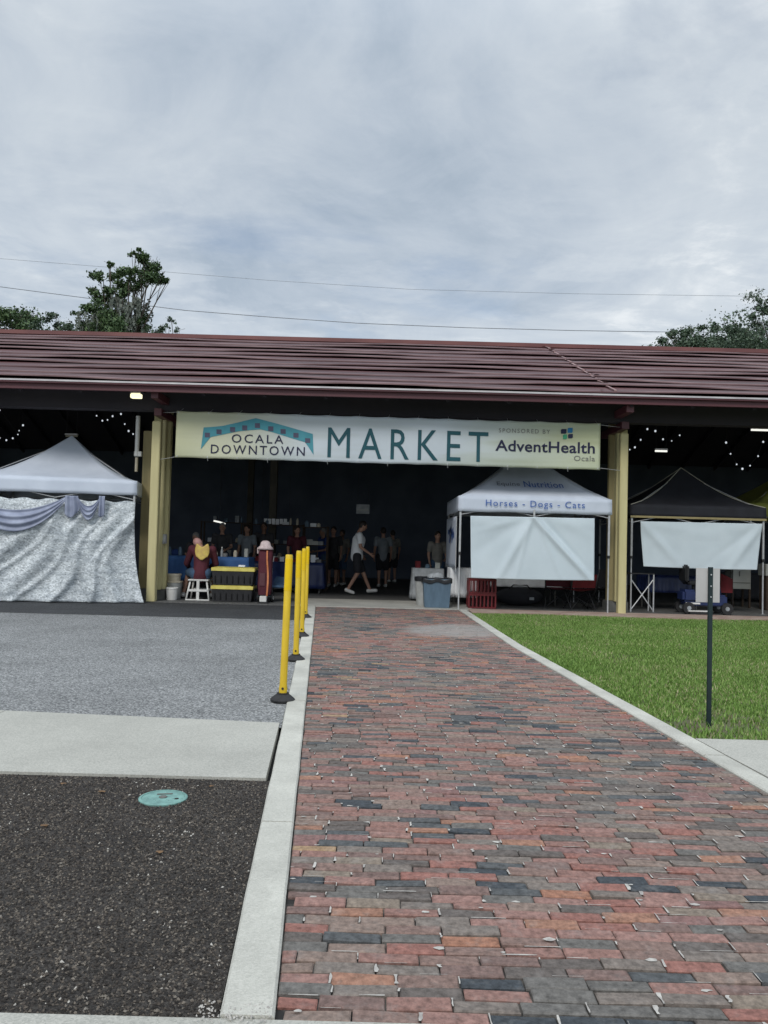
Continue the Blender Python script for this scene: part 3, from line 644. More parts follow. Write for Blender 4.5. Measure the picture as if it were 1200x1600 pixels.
for a, b in (([(80,370),(105,165),(180,160),(170,255),(130,305)], 0), ([(180,160),(290,150),(440,118),(440,202),(330,222),(170,255)], 0), ([(440,118),(600,82),(740,118),(740,208),(640,186),(440,202)], 0), ([(740,118),(860,150),(1000,190),(1000,288),(860,245),(740,208)], 0), ([(1000,190),(1132,228),(1140,425),(1105,370),(1060,305),(1000,288)], 0)):
    poly_on_banner(a, 'arch_emblem', 'archprint')
for (x, y) in [(140,235),(250,205),(380,185),(495,170),(615,150),(740,180),(855,205),(975,240),(1085,290)]:
    poly_on_banner([(x-24,y-22),(x+24,y-20),(x+24,y+24),(x-24,y+22)], 'arch_square', 'purpleprint', d=.014)
for (x0, y0, x1, y1, m) in [(921,168,950,192,'navyprint'), (956,162,982,188,'skyprint'), (932,196,953,220,'greenprint'), (958,194,983,216,'navyprint')]:
    poly_on_banner([(x0,y0+4),(x0+5,y0),(x1,y0),(x1,y1-4),(x1-5,y1),(x0,y1)], 'sponsor_emblem', m, (600, 620, 3.3333), .014)
# ------------------------------------------------------------------ tents
def tent(name, label, x0, x1, y0, y1, ze, zv, zp, m, legm='legmetal', sag=.16, piping=None, cat='canopy tent', group='pop-up canopy tents', legs=(1,1,1,1), valtrim=None, crown=None):
    cx, cy = (x0+x1)/2, (y0+y1)/2
    t = thing(name, label, cat, (cx, cy, 0), 0, group)
    hx, hy = (x1-x0)/2, (y1-y0)/2; px = crown or 0
    def slope(e):   # e 0 at eave .. 1 at peak
        return e - sag*math.sin(math.pi*e)*(1-e*.3)
    mb = MB(); n = 14; m_ = 10
    cor = [(-hx,-hy), (hx,-hy), (hx,hy), (-hx,hy)]
    for s in range(4):
        a, b = cor[s], cor[(s+1) % 4]
        def fn(u, v, a=a, b=b):
            ex, ey = a[0]+(b[0]-a[0])*u, a[1]+(b[1]-a[1])*u
            w = 1-v; z = ze+(zp-ze)*slope(v)-.035*math.sin(math.pi*u)*math.sin(math.pi*min(1, v*1.05))
            return (ex*w+px*v, ey*w, z)
        mb.grid(fn, n, m_)
    solid(mb.build('canopy', m, t, 'all'), .004)
    mb = MB(); e = .012
    def rim(u, v):
        s = int(min(3, u*4)); f = u*4-s; a, b = cor[s], cor[(s+1) % 4]
        x, y = a[0]+(b[0]-a[0])*f, a[1]+(b[1]-a[1])*f
        wv = .012*math.sin(f*19+s)*(1-v)+.006*math.sin(f*47)*(1-v); sc = 1+(e+wv*(.6))/hx
        return (x*sc, y*sc, zv+(ze+.006-zv)*v-.01*math.sin(f*math.pi*3)**2*(1-v))
    mb.grid(rim, 120, 4); solid(mb.build('valance', m, t, 'all'), .004)
    for i, (x, y) in enumerate(cor):
        if not legs[i]: continue
        sx, sy = math.copysign(1, x), math.copysign(1, y); X, Y = x-sx*.03, y-sy*.03
        lg = MB().box(X-.02, X+.02, Y-.02, Y+.02, 1.15, ze-.03).build('leg', legm, t, bevel=.003)
        MB().box(X-.0125, X+.0125, Y-.0125, Y+.0125, .01, 1.15).build('lower_leg', legm, lg)
        MB().box(X-.04, X+.04, Y-.04, Y+.04, 0, .012).build('foot_plate', legm, lg)
        MB().box(X-.028, X+.028, Y-.028, Y+.028, 1.13, 1.19).build('lock', 'blackplastic', lg)
    mb = MB(); zt = ze-.06; zb = ze-.38
    for (a, b) in ((cor[0], cor[1]), (cor[1], cor[2]), (cor[3], cor[2]), (cor[0], cor[3])):
        A_ = Vector((*a, 0))*.985; B_ = Vector((*b, 0))*.985; Mi = (A_+B_)/2
        for P_, Q_ in ((A_, Mi), (Mi, B_)):
            mb.tube([P_+Vector((0,0,zt)), Q_+Vector((0,0,zb))], .011, 6).tube([P_+Vector((0,0,zb)), Q_+Vector((0,0,zt))], .011, 6)
    for c_ in cor: mb.tube([(c_[0]*.98, c_[1]*.98, zt), (px, 0, zp-.12)], .011, 6)
    mb.tube([(px, 0, zp-.45), (px, 0, zp-.02)], .018, 8); mb.build('truss', legm, t)
    if piping:
        mb = MB()
        for c_ in cor:
            pts = []
            for i in range(13):
                v = i/12; pts.append((c_[0]*(1-v)+px*v, c_[1]*(1-v), ze+(zp-ze)*slope(v)+.012))
            mb.tube(pts, .009, 6)
        mb.build('piping', piping, t)
    if valtrim:
        mb = MB(); mb.grid(lambda u, v: (-hx*1.01+2*hx*1.01*u, -hy-.026, zv-.045+.045*v), 20, 1); solid(mb.build('valance_trim', valtrim, t), .003)
    return t
# left white tent
y0 = 16.2; c = at(213, 752, y0); x1 = c.x; x0 = x1-3.1
lt = tent('canopy_tent', 'plain white peaked tent at the left edge above the shiny curtain', x0, x1, y0, y0+3.05, c.z, at(213, 774, y0).z, at(115, 683.5, y0+1.3).z+.03, 'white')
PV = Matrix.Translation((x1, y0, 0)) @ Matrix.Rotation(R(11), 4, 'Z') @ Matrix.Translation((-x1, -y0, 0))
lt.matrix_basis = PV @ Matrix.Translation(lt.location)
# patterned curtain
def curtmat():
    m, n, l, b = nodes('sequin_curtain'); tc = n.new('ShaderNodeTexCoord')
    mp = n.new('ShaderNodeMapping'); mp.inputs['Scale'].default_value = (34, 1, 48); l.new(tc.outputs['Object'], mp.inputs[0])
    v = N(n, 'ShaderNodeTexVoronoi', Scale=1, Randomness=1); l.new(mp.outputs[0], v.inputs['Vector']); sp = n.new('ShaderNodeSeparateColor'); l.new(v.outputs['Color'], sp.inputs[0])
    r = ramp(n, [(0, (.30,.33,.345)), (.25, (.46,.50,.52)), (.6, (.56,.605,.63)), (.9, (.68,.73,.755)), (1, (.80,.85,.87))]); l.new(sp.outputs[0], r.inputs[0])
    no = N(n, 'ShaderNodeTexNoise', Scale=3, Detail=6, Roughness=.7); mp2 = n.new('ShaderNodeMapping'); mp2.inputs['Rotation'].default_value = (0, .5, 0); mp2.inputs['Scale'].default_value = (.6, 1, 3); l.new(tc.outputs['Object'], mp2.inputs[0]); l.new(mp2.outputs[0], no.inputs['Vector'])
    r2 = ramp(n, [(.34, (.62,.64,.67)), (.55, (1,1,1))]); l.new(no.outputs['Fac'], r2.inputs[0])  # diagonal streaks: crease shading put into the cloth colour
    mi = N(n, 'ShaderNodeMix', data_type='RGBA', blend_type='MULTIPLY'); mi.inputs[0].default_value = 1; l.new(r.outputs[0], mi.inputs[6]); l.new(r2.outputs[0], mi.inputs[7])
    l.new(mi.outputs[2], b.inputs['Base Color']); b.inputs['Roughness'].default_value = .5
    bp = N(n, 'ShaderNodeBump', Strength=.25, Distance=.01); l.new(v.outputs['Distance'], bp.inputs['Height']); l.new(bp.outputs[0], b.inputs['Normal']); return m
M['curtain'] = curtmat()
YC = 16.16; cz1 = at(213, 783, YC).z; cx1t = at(211, 790, YC).x; cx1b = at(223, 936, YC-.1).x
def fold(u, v):
    # soft folds fanning from the upper right hem to the lower left
    d = 0
    for (a, b, s, w) in ((.15,.9,.030,.10), (.32,.75,.035,.07), (.5,.62,.030,.06), (.66,.5,.026,.05), (.8,.45,.03,.05), (.9,.3,.03,.035), (.05,.5,.025,.09), (.72,.7,.018,.02), (.86,.6,.02,.018), (.6,.8,.016,.022), (.42,.9,.014,.02)):
        line = a + (v-.5)*.55*b + .04*math.sin(v*7+a*9); d += s*math.exp(-((u-line)/w)**2)
    return d
def curt(u, v):
    xx = -8.6+(cx1t+(cx1b-cx1t)*(1-v)**3+8.6)*u
    z = .012+(cz1-.012)*v - (.035*math.sin(u*23)**2*(v > .97))
    return (xx, YC-.02-fold(u, v)*3.2*min(1, (1-v)*3.2+.12)-.012*math.sin(u*60+v*9)*(1-v)-.18*(1-v)**4*(.4+.6*math.sin(u*14)**2)*u, z)
o = MB().grid(curt, 170, 60).build('drape_curtain', 'curtain', None, 'all'); solid(o, .003); o.matrix_basis = PV
tag(o, 'silvery white speckled curtain hanging to the ground below the left white tent', 'curtain')
M['lilac'] = mat('lilac_cloth', (.36,.40,.52), (.22,.25,.35), 4, .6, bump=.2, bscale=20)
def swag(p0, p1, sag_, wid, name, label):
    a, b = at(*p0, YC-.03), at(*p1, YC-.03)
    def fn(u, v):
        x = a.x+(b.x-a.x)*u; base = a.z+(b.z-a.z)*u; s = 4*u*(1-u)
        z = base-(sag_*(1-v)+sag_*.45*v)*s-(wid*.25)*(1-v)
        yy = YC-.16-.05*s*math.sin(v*math.pi)-.022*math.sin(v*math.pi*6+u*2)*s
        return (x, yy, z)
    o = MB().grid(fn, 40, 26).build(name, 'lilac', None, 'all'); solid(o, .003); o.matrix_basis = PV; tag(o, label, 'cloth', 'lilac cloths swagged on the left curtain'); return o
swag((-40, 774), (112, 776), at(50,777,YC).z-at(50,828,YC).z, .25, 'swag_cloth', 'wide lilac cloth swag sagging at the left edge of the curtain')
swag((126, 776), (160, 776.5), at(50,777,YC).z-at(50,811,YC).z, .15, 'swag_cloth', 'narrow lilac cloth swag near the right end of the curtain')
o = MB().grid(lambda u, v: (at(109+20*u, 790, YC).x+.02*math.sin(v*5)*u, YC-.16-.02*math.sin(u*12), at(115, 776, YC).z-(1-v)*(.36+.08*math.sin(u*4))), 24, 12).build('cloth_tail', 'lilac', None, 'all'); solid(o, .003); o.matrix_basis = PV
tag(o, 'short gathered lilac cloth tail between the two swags', 'cloth', 'lilac cloths swagged on the left curtain')
o = MB().grid(lambda u, v: (at(158+9*u, 790, YC).x, YC-.15-.02*math.sin(u*9), at(162, 776, YC).z-(1-v)*(.40+.03*math.sin(u*4))), 16, 12).build('cloth_tail', 'lilac', None, 'all'); solid(o, .003); o.matrix_basis = PV
tag(o, 'thin lilac cloth tail right of the narrow swag', 'cloth', 'lilac cloths swagged on the left curtain')
# middle white tent
y0 = 16.42; c = at(955, 780, y0); a = at(718, 776, y0)
zm = (c.z+a.z)/2
zvm = (at(955, 804, y0).z+at(718, 799, y0).z)/2
mt = tent('canopy_tent', 'white tent with blue lettering on its valance right of the entrance', a.x, c.x, y0, y0+3.0, zm, zvm, at(838, 700, y0+1.5).z, 'white', sag=.10)
TX0, TX1 = a.x, c.x
def tpar(o):
    o.parent = mt; o.matrix_parent_inverse = Matrix.Translation(-mt.location); return o
def valtext(body, px0, px1, pyt, pyb):
    p, q = at(px0, pyb, y0), at(px0, pyt, y0); tpar(place_text(body, p.x, at(px1, pyb, y0).x, p.z, q.z, lambda x, z: (x, y0-.045, z), 'lettering', 'blueprint', mt, 1.2, .004))
valtext('Horses - Dogs - Cats', 758.5, 913, 780.5, 793.5)
def slopept(x, z, d=.02):
    # front face of the middle canopy
    hx = (TX1-TX0)/2; best = None; zp = at(838, 700, y0+1.5).z
    lo, hi = 0, 1
    for _ in range(30):
        v = (lo+hi)/2; zz = zm+(zp-zm)*(v-.10*math.sin(math.pi*v)*(1-v*.3))-.035*math.sin(math.pi*.5)*math.sin(math.pi*min(1, v*1.05))
        if zz < z: lo = v
        else: hi = v
    return (x, y0+v*1.5-d-.03, z+d+.02)
def sltext(body, px0, px1, pyt, pyb, m, sp=1.05):
    yy = y0+.45; p, q = at(px0, pyb, yy), at(px0, pyt, yy)
    tpar(place_text(body, p.x, at(px1, pyb, yy).x, p.z, q.z, slopept, 'lettering', m, mt, sp, .006))
sltext('Equine', 776, 812, 755, 763.5, 'slateprint')
sltext('Nutrition', 818, 879, 754, 764.5, 'blueprint')
# hanging sheets with creases
def sheet(name, label, quad, Y, creases, drop=0, m='sheet', group=None, cat='sheet', thin=.004):
    """quad: tl,tr,br,bl pixels at distance Y"""
    q = [at(*p, Y) for p in quad]
    def fn(u, v):
        t_ = q[0].lerp(q[1], u); b_ = q[3].lerp(q[2], u); p = b_.lerp(t_, v); y_ = 0
        for (ax, ay, bx, by, s, w) in creases:
            dx, dy = bx-ax, by-ay; L = math.hypot(dx, dy*.5); k = ((u-ax)*dy*.5-(v-ay)*.5*dx)/L
            al = ((u-ax)*dx+(v-ay)*dy*.25)/(dx*dx+dy*dy*.25)
            al = min(1, max(0, al)); y_ += s*math.exp(-(k/w)**2)*(.25+.75*math.sin(math.pi*min(1, max(0, al*.8+.15))))
        p.y += -y_ + .006*math.sin(u*7+v*3)
        p.z -= .012*math.sin(math.pi*u)*(1-v)
        return p
    o = MB().grid(fn, 110, 60).build(name, m, None, 'all'); solid(o, thin); tag(o, label, cat, group); return o
s1 = sheet('hanging_sheet', 'creased white sheet hung under the white tent with blue lettering', [(735, 806), (929, 810), (928.5, 907), (736, 903)], 16.34,
      [(.51,1,.98,0,.075,.026), (.5,1,.22,0,.042,.034), (.56,1,.92,.2,-.042,.030), (.53,1,.74,0,.018,.02), (.49,1,.36,0,.016,.02), (.47,1,.05,.75,.012,.03), (.45,1,.0,.35,-.016,.05), (0,.92,.35,.9,.010,.04), (1,.9,.7,.95,.010,.04), (.5,.95,.45,.1,.014,.09), (.66,1,1,.7,.012,.04)])
s2 = sheet('hanging_sheet', 'plain pale blue-white sheet hung under the black tent', [(1000, 814.5), (1190.5, 818.5), (1183, 890.5), (1005.5, 885)], 17.0,
      [(0,1,.3,.1,.034,.04), (1,1,.78,.1,.040,.04), (.0,1,.5,.75,.014,.06), (1,1,.55,.75,.012,.06), (.5,.6,.5,0,.014,.25), (1,1,.6,.2,-.014,.04)])
tp = MB().box(at(835,805,16.37).x-.02, at(835,805,16.37).x+.02, 16.38, 16.40, at(835,812,16.37).z, at(835,796,16.37).z).build('strap_clip', 'legmetal'); tag(tp, 'small metal strap clip holding the creased white sheet at its middle', 'clip')
# side panel with blue marks at the tent's left side
pa = at(696, 806, 19.2); pb = at(713, 806, 16.6)
t = thing('side_banner', 'narrow white side banner with blue marks at the left side of the lettered tent', 'banner', (TX0-.03, 17.9, 0))
zt_, zb_ = at(713, 806, 17).z-.02, at(700, 884, 18.5).z
def sb(u, v): return (.012*math.sin(u*9+v*3), -1.25+2.4*u, zb_+(zt_-zb_)*v)
solid(MB().grid(sb, 30, 12).build('panel', 'white', t, 'all'), .004)
mb = MB()
for i in range(26):
    yy, zz = random.uniform(-.8, .7), random.uniform(zb_+.55, zt_-.25); r_ = random.uniform(.05, .16)
    mb.add([(-.018, yy+r_*math.cos(k*1.26)*random.uniform(.6,1.2), zz+r_*.6*math.sin(k*1.26)) for k in range(5)], [(0,1,2,3,4)])
mb.build('blue_print', 'blueprint', t)
for q in (-1.27, 1.17): MB().tube([(0,q,zt_), (0,q,zb_-.05)], .012, 8).build('pole', 'legmetal', t)
# black tent
y0b = 17.25; a = at(986, 791, y0b); c = at(1196, 792, y0b)
zb1 = (a.z+c.z)/2
bt = tent('canopy_tent', 'black tent with pale piping along its ridges right of the right column', a.x, c.x, y0b, y0b+2.6, zb1, at(1090, 808, y0b).z, at(1063.5, 731.5, y0b+1.3).z, 'black', piping='piping', sag=.17, valtrim='column2', crown=.10)
yt0 = 19.2; a = at(1172, 788, yt0)
tent('canopy_tent', 'olive yellow tent just showing at the right edge behind the black tent', a.x, a.x+3.0, yt0, yt0+3, a.z, a.z-.28, a.z+.9, 'yellowtent', sag=.12)
# crossed frame of a folding table by the right column
p = at(1003, 955, 17.0)
t = thing('folding_stand', 'light folding stand with crossed legs beside the right column', 'stand', (p.x, 17.0, .012))
w = .24; h = at(1003, 898, 17).z
for s in (-1, 1):
    MB().tube([(s*w, 0, 0), (s*w, 0, h)], .016, 8).build('post', 'legmetal', t)
    MB().tube([(s*w, .02, h*.9-.03), (-s*w, .02, .03)], .013, 8).build('cross_bar', 'legmetal', t)
MB().box(-w-.02, w+.02, -.02, .35, h, h+.02).build('top', 'blackplastic', t); 
for s in (-1, 1): MB().tube([(s*w, .32, 0), (s*w, .32, h)], .014, 8).build('post', 'legmetal', t)
# ------------------------------------------------------------------ flexible bollards
bd = [(441.5, 1099, 452, 867), (462, 1035.5, 465.5, 862.5), (471.5, 999, 474.5, 861), (477.5, 969.5, 480, 856)]
bl_lab = ['nearest yellow post, the tallest looking of the row on the kerb', 'second yellow post from the camera on the kerb line', 'third yellow post from the camera on the kerb line', 'farthest yellow post, nearest the market hall']
first = None
for i, (bx, by, tx, ty) in enumerate(bd):
    b_ = gp(bx, by-4); hgt = 1.235
    if first is None:
        t = thing('delineator_post', bl_lab[0], 'bollard', (b_.x, b_.y, .004), 0, 'yellow flexible posts along the kerb')
        MB().lathe([(.105, 0), (.105, .012), (.098, .02), (.06, .05), (.05, .056), (.05, .066), (.001, .066)], n=28).build('base', 'rubber', t, True)
        MB().lathe([(.033, .06), (.036, .10), (.031, .14), (.031, hgt-.012), (.027, hgt), (.001, hgt)], n=20).build('post', 'yellow', t, True)
        MB().lathe([(.0325, .93), (.0325, .932), (.0325, 1.198), (.0325, 1.20), (.031, 1.201)], n=20).build('reflective_band', 'yband', t, True)
        MB().tube([(0, -.043, .105), (0, .043, .105)], .011, 8).build('pin', 'rubber', t)
        first = t
    else:
        t = copy_tree(first); t.location = (b_.x, b_.y, .004); t['label'] = bl_lab[i]
    t.rotation_euler = (0, R((.9, .35, .2, .1)[i]), i*.7)
    if i: t.rotation_euler = (0, R((.9, .1, .0, .1)[i]), 0)
# sign on the lawn, seen from behind
s = gp(1108, 1131)
t = thing('lawn_sign', 'small bare-backed sign on a thin dark post in the lawn', 'sign', (s.x, s.y, -.02))
ht = at(1107, 890, s.y).z+.02
mb = MB().box(-.016, .016, -.004, .0, -.2, ht+.02).box(-.018, -.012, .0, .014, -.2, ht+.02).box(.012, .018, .0, .014, -.2, ht+.02)
mb.build('post', 'signpost', t)
sx0 = at(1088.5, 915, s.y).x-s.x; sx1 = at(1126, 915, s.y).x-s.x; sz0 = at(1107, 941.5, s.y).z+.02
MB().box(sx0, sx1, .015, .018, sz0, ht+.01).build('sign_plate', 'signface', t, bevel=.0012)
mb = MB()
for z in (sz0+.045, (sz0+ht)/2, ht-.04): mb.tube([(0, -.010, z), (0, .016, z)], .006, 6)
mb.build('bolts', 'legmetal', t)
# ------------------------------------------------------------------ power lines
for pts, Y, rr, lab in (([(-60, 400), (0, 404), (200, 420), (420, 438), (640, 452), (900, 459), (1190, 463), (1300, 464)], 47, .010, 'upper thin power line sagging across the sky'),
                    ([(-60, 440), (0, 448), (130, 465), (290, 485), (430, 496), (560, 505), (730, 512), (900, 516.5), (1030, 518.5), (1300, 520)], 44, .020, 'lower thicker power line just above the roof')):
    ws = [at(a, b, Y) for a, b in pts]; o = ws[3].copy(); dense = []
    for i in range(len(ws)-1):
        for k in range(6): dense.append(ws[i].lerp(ws[i+1], k/6)-o)
    dense.append(ws[-1]-o)
    ob = MB().tube(dense, rr, 6).build('power_line', 'wire', None, 'all'); ob.location = o; tag(ob, lab, 'power line', 'power lines behind the hall')
# ------------------------------------------------------------------ trees
def leafmat(name, stops):
    return island_mat(name, stops, rough=.6, pscale=.5, patch=.15, bump=0, grain=.05, interp='LINEAR', spec=.3)
M['leafA'] = leafmat('oak_leaves', [(0,(.028,.055,.024)), (.4,(.055,.10,.040)), (.75,(.09,.15,.058)), (1,(.15,.22,.095))])
M['leafB'] = leafmat('grey_oak_leaves', [(0,(.028,.050,.034)), (.4,(.055,.092,.058)), (.75,(.095,.145,.090)), (1,(.17,.22,.15))])
M['moss'] = leafmat('spanish_moss', [(0,(.06,.075,.06)), (.5,(.10,.12,.10)), (1,(.17,.19,.16))])
def tree(name, label, clumps, Y, base_px, leaf=.16, dens=1.0, m='leafA', moss=(), group='trees behind the hall', trunk=.35, seed=1):
    g_ = np.random.default_rng(seed); rr = random.Random(seed)
    bx = at(base_px, 838, Y).x; t = thing(name, label, 'tree', (bx, Y, -.07), 0, group)
    V = []; cs = []
    k = Y/F
    for (px, py, r_) in clumps:
        c_ = at(px, py, Y); dy = rr.uniform(-1, 1)*min(3.0, r_*k*1.6); c_ = Vector((c_.x-bx, dy, c_.z)); rad = r_*k; cs.append((c_, rad))
        n = int(dens*430*(rad**2)*3.2)
        sub = [(g_.normal(0, .52, 3)*rad*np.array([1, 1.1, .8])) for _ in range(max(3, int(rad*7)))]
        for j in range(n):
            s_ = sub[j % len(sub)]; p = np.array(c_)+s_+g_.normal(0, .27, 3)*rad*np.array([1, 1, .7])
            a_ = g_.normal(0, 1, 3); a_ /= np.linalg.norm(a_); b_ = np.cross(a_, g_.normal(0, 1, 3)); b_ /= np.linalg.norm(b_)
            L = leaf*.78*g_.uniform(.4, 1.35); V += [p-a_*L*.6, p+b_*L*.45, p+a_*L*.6]
            if j % 2: V += [p-a_*L*.5+b_*L*.1, p-b_*L*.5, p+a_*L*.5]
    V = np.array(V); link('crown', tri_mesh('crown', V, len(V)//3), m, t)
    mb = MB(); top = max(c_.z for c_, _ in cs); cxm = sum(c_.x for c_, _ in cs)/len(cs)
    tp_ = Vector((cxm*.6, 0, top*.62))
    mb.tube([(0,0,0), (cxm*.1+.05, .1, top*.2), (cxm*.35-.05, 0, top*.42), tp_], [trunk, trunk*.8, trunk*.62, trunk*.4], 10)
    for c_, rad in cs:
        st = Vector((cxm*.45, 0, min(c_.z*.75, top*.6))); mid = st.lerp(c_, .5)+Vector((rr.uniform(-.3,.3), rr.uniform(-.3,.3), rr.uniform(-.1,.4)))
        mb.tube([st, mid, c_, c_+Vector((rr.uniform(-.4,.4), 0, rad*.6))], [trunk*.17, trunk*.09, trunk*.04, .008], 6)
        for q in range(3):
            e_ = c_+Vector((rr.uniform(-1,1), rr.uniform(-1,1), rr.uniform(-.6,.9)))*rad; mb.tube([mid.lerp(c_, .5), e_], [trunk*.04, .008], 4)
    mb.build('trunk', 'bark', t, 'all')
    if moss:
        V = []
        for (px, py, w_, ln) in moss:
            for q in range(int(16)):
                c_ = at(px+g_.normal(0, w_*.5), py+g_.normal(0, 4), Y); x_, z_ = c_.x-bx, c_.z; y_ = g_.uniform(-1, 1); L = ln*k*g_.uniform(.4, 1.1); n_ = 9
                for j in range(n_):
                    a_ = np.array([x_+g_.normal(0, .04), y_+g_.normal(0, .04), z_-L*j/n_]); ww = .07*(1-j/n_)+.02
                    V += [a_+[-ww, 0, 0], a_+[ww, g_.normal(0, .05), 0], a_+[g_.normal(0, .03), 0, -L/n_*1.5]]
        V = np.array(V); link('moss', tri_mesh('moss', V, len(V)//3), 'moss', t)
    return t
tree('oak_tree', 'tall ragged tree draped with grey moss behind the left roof', [(214, 396, 7.7), (220, 408, 14.1), (236, 414, 15.4), (250, 428, 14.1), (226, 424, 19.2), (208, 432, 15.4), (240, 438, 14.1), (259, 436, 6.4), (222, 446, 14.1), (174, 412, 6.4), (176, 426, 14.1), (162, 436, 12.8), (188, 440, 15.4), (150, 452, 12.8), (178, 452, 17.9), (196, 458, 12.8), (158, 466, 17.9),
      (140, 474, 10.2), (176, 478, 19.2), (212, 474, 10.2), (150, 490, 19.2), (184, 496, 16.6), (214, 492, 14.1), (222, 508, 15.4), (168, 510, 21.8), (200, 516, 20.5), (134, 498, 14.1), (122, 490, 7.7), (142, 516, 17.9), (190, 545, 50.0), (150, 560, 50.0)], 40, 178, .17, 1.7, 'leafA',
     moss=[(190, 468, 12, 50), (205, 480, 14, 45), (160, 488, 18, 40), (222, 468, 9, 40), (178, 500, 22, 30), (130, 496, 10, 30), (210, 500, 14, 30)], trunk=.42, seed=3)
tree('young_tree', 'sparse small tree right beside the tall mossy one', [(268, 498, 8), (258, 511, 9), (276, 513, 6), (246, 520, 12), (262, 523, 9), (283, 521, 5), (236, 516, 8), (252, 545, 26)], 37, 256, .15, 1.0, 'leafB', trunk=.14, seed=5)
tree('oak_tree', 'low rounded tree at the far left edge of the roofline', [(8, 488, 17), (28, 486, 15), (44, 492, 14), (15, 508, 22), (40, 510, 20), (56, 500, 9), (-20, 490, 30), (-60, 500, 40), (20, 545, 40), (-40, 540, 50)], 42, 10, .17, 1.5, 'leafA', trunk=.4, seed=6)
tree('oak_tree', 'small bushy treetop between the left edge tree and the mossy tree', [(92, 497, 12), (84, 510, 13), (104, 508, 12), (118, 516, 12), (96, 530, 22), (70, 522, 8)], 43, 95, .16, 1.5, 'leafB', trunk=.25, seed=8)
tree('oak_tree', 'broad dark tree above the roof at the right', [(1052, 522, 13), (1044, 534, 15), (1076, 518, 17), (1062, 538, 22), (1086, 530, 20), (1138, 528, 20), (1160, 524, 18), (1100, 512, 12), (1098, 530, 18), (1124, 522, 16), (1120, 540, 20), (1150, 515, 14), (1148, 535, 20), (1172, 520, 14), (1175, 540, 18), (1110, 570, 50)], 40, 1120, .16, 1.5, 'leafB', trunk=.35, seed=11)
tree('oak_tree', 'taller tree rising at the right edge above the roof', [(1178, 494, 13), (1194, 486, 15), (1198, 468, 10), (1212, 500, 24), (1190, 514, 18), (1196, 538, 22), (1230, 470, 30), (1245, 520, 40), (1230, 570, 60), (1290, 500, 60)], 38, 1240, .16, 1.2, 'leafB', trunk=.4, seed=12)
tree('young_tree', 'low leafy tips just over the roof left of the right hand trees', [(996, 545, 5), (1008, 544, 6), (1022, 541, 8), (1034, 543, 9), (1010, 575, 24), (1030, 580, 20)], 39, 1016, .13, 1.2, 'leafB', trunk=.12, seed=13)
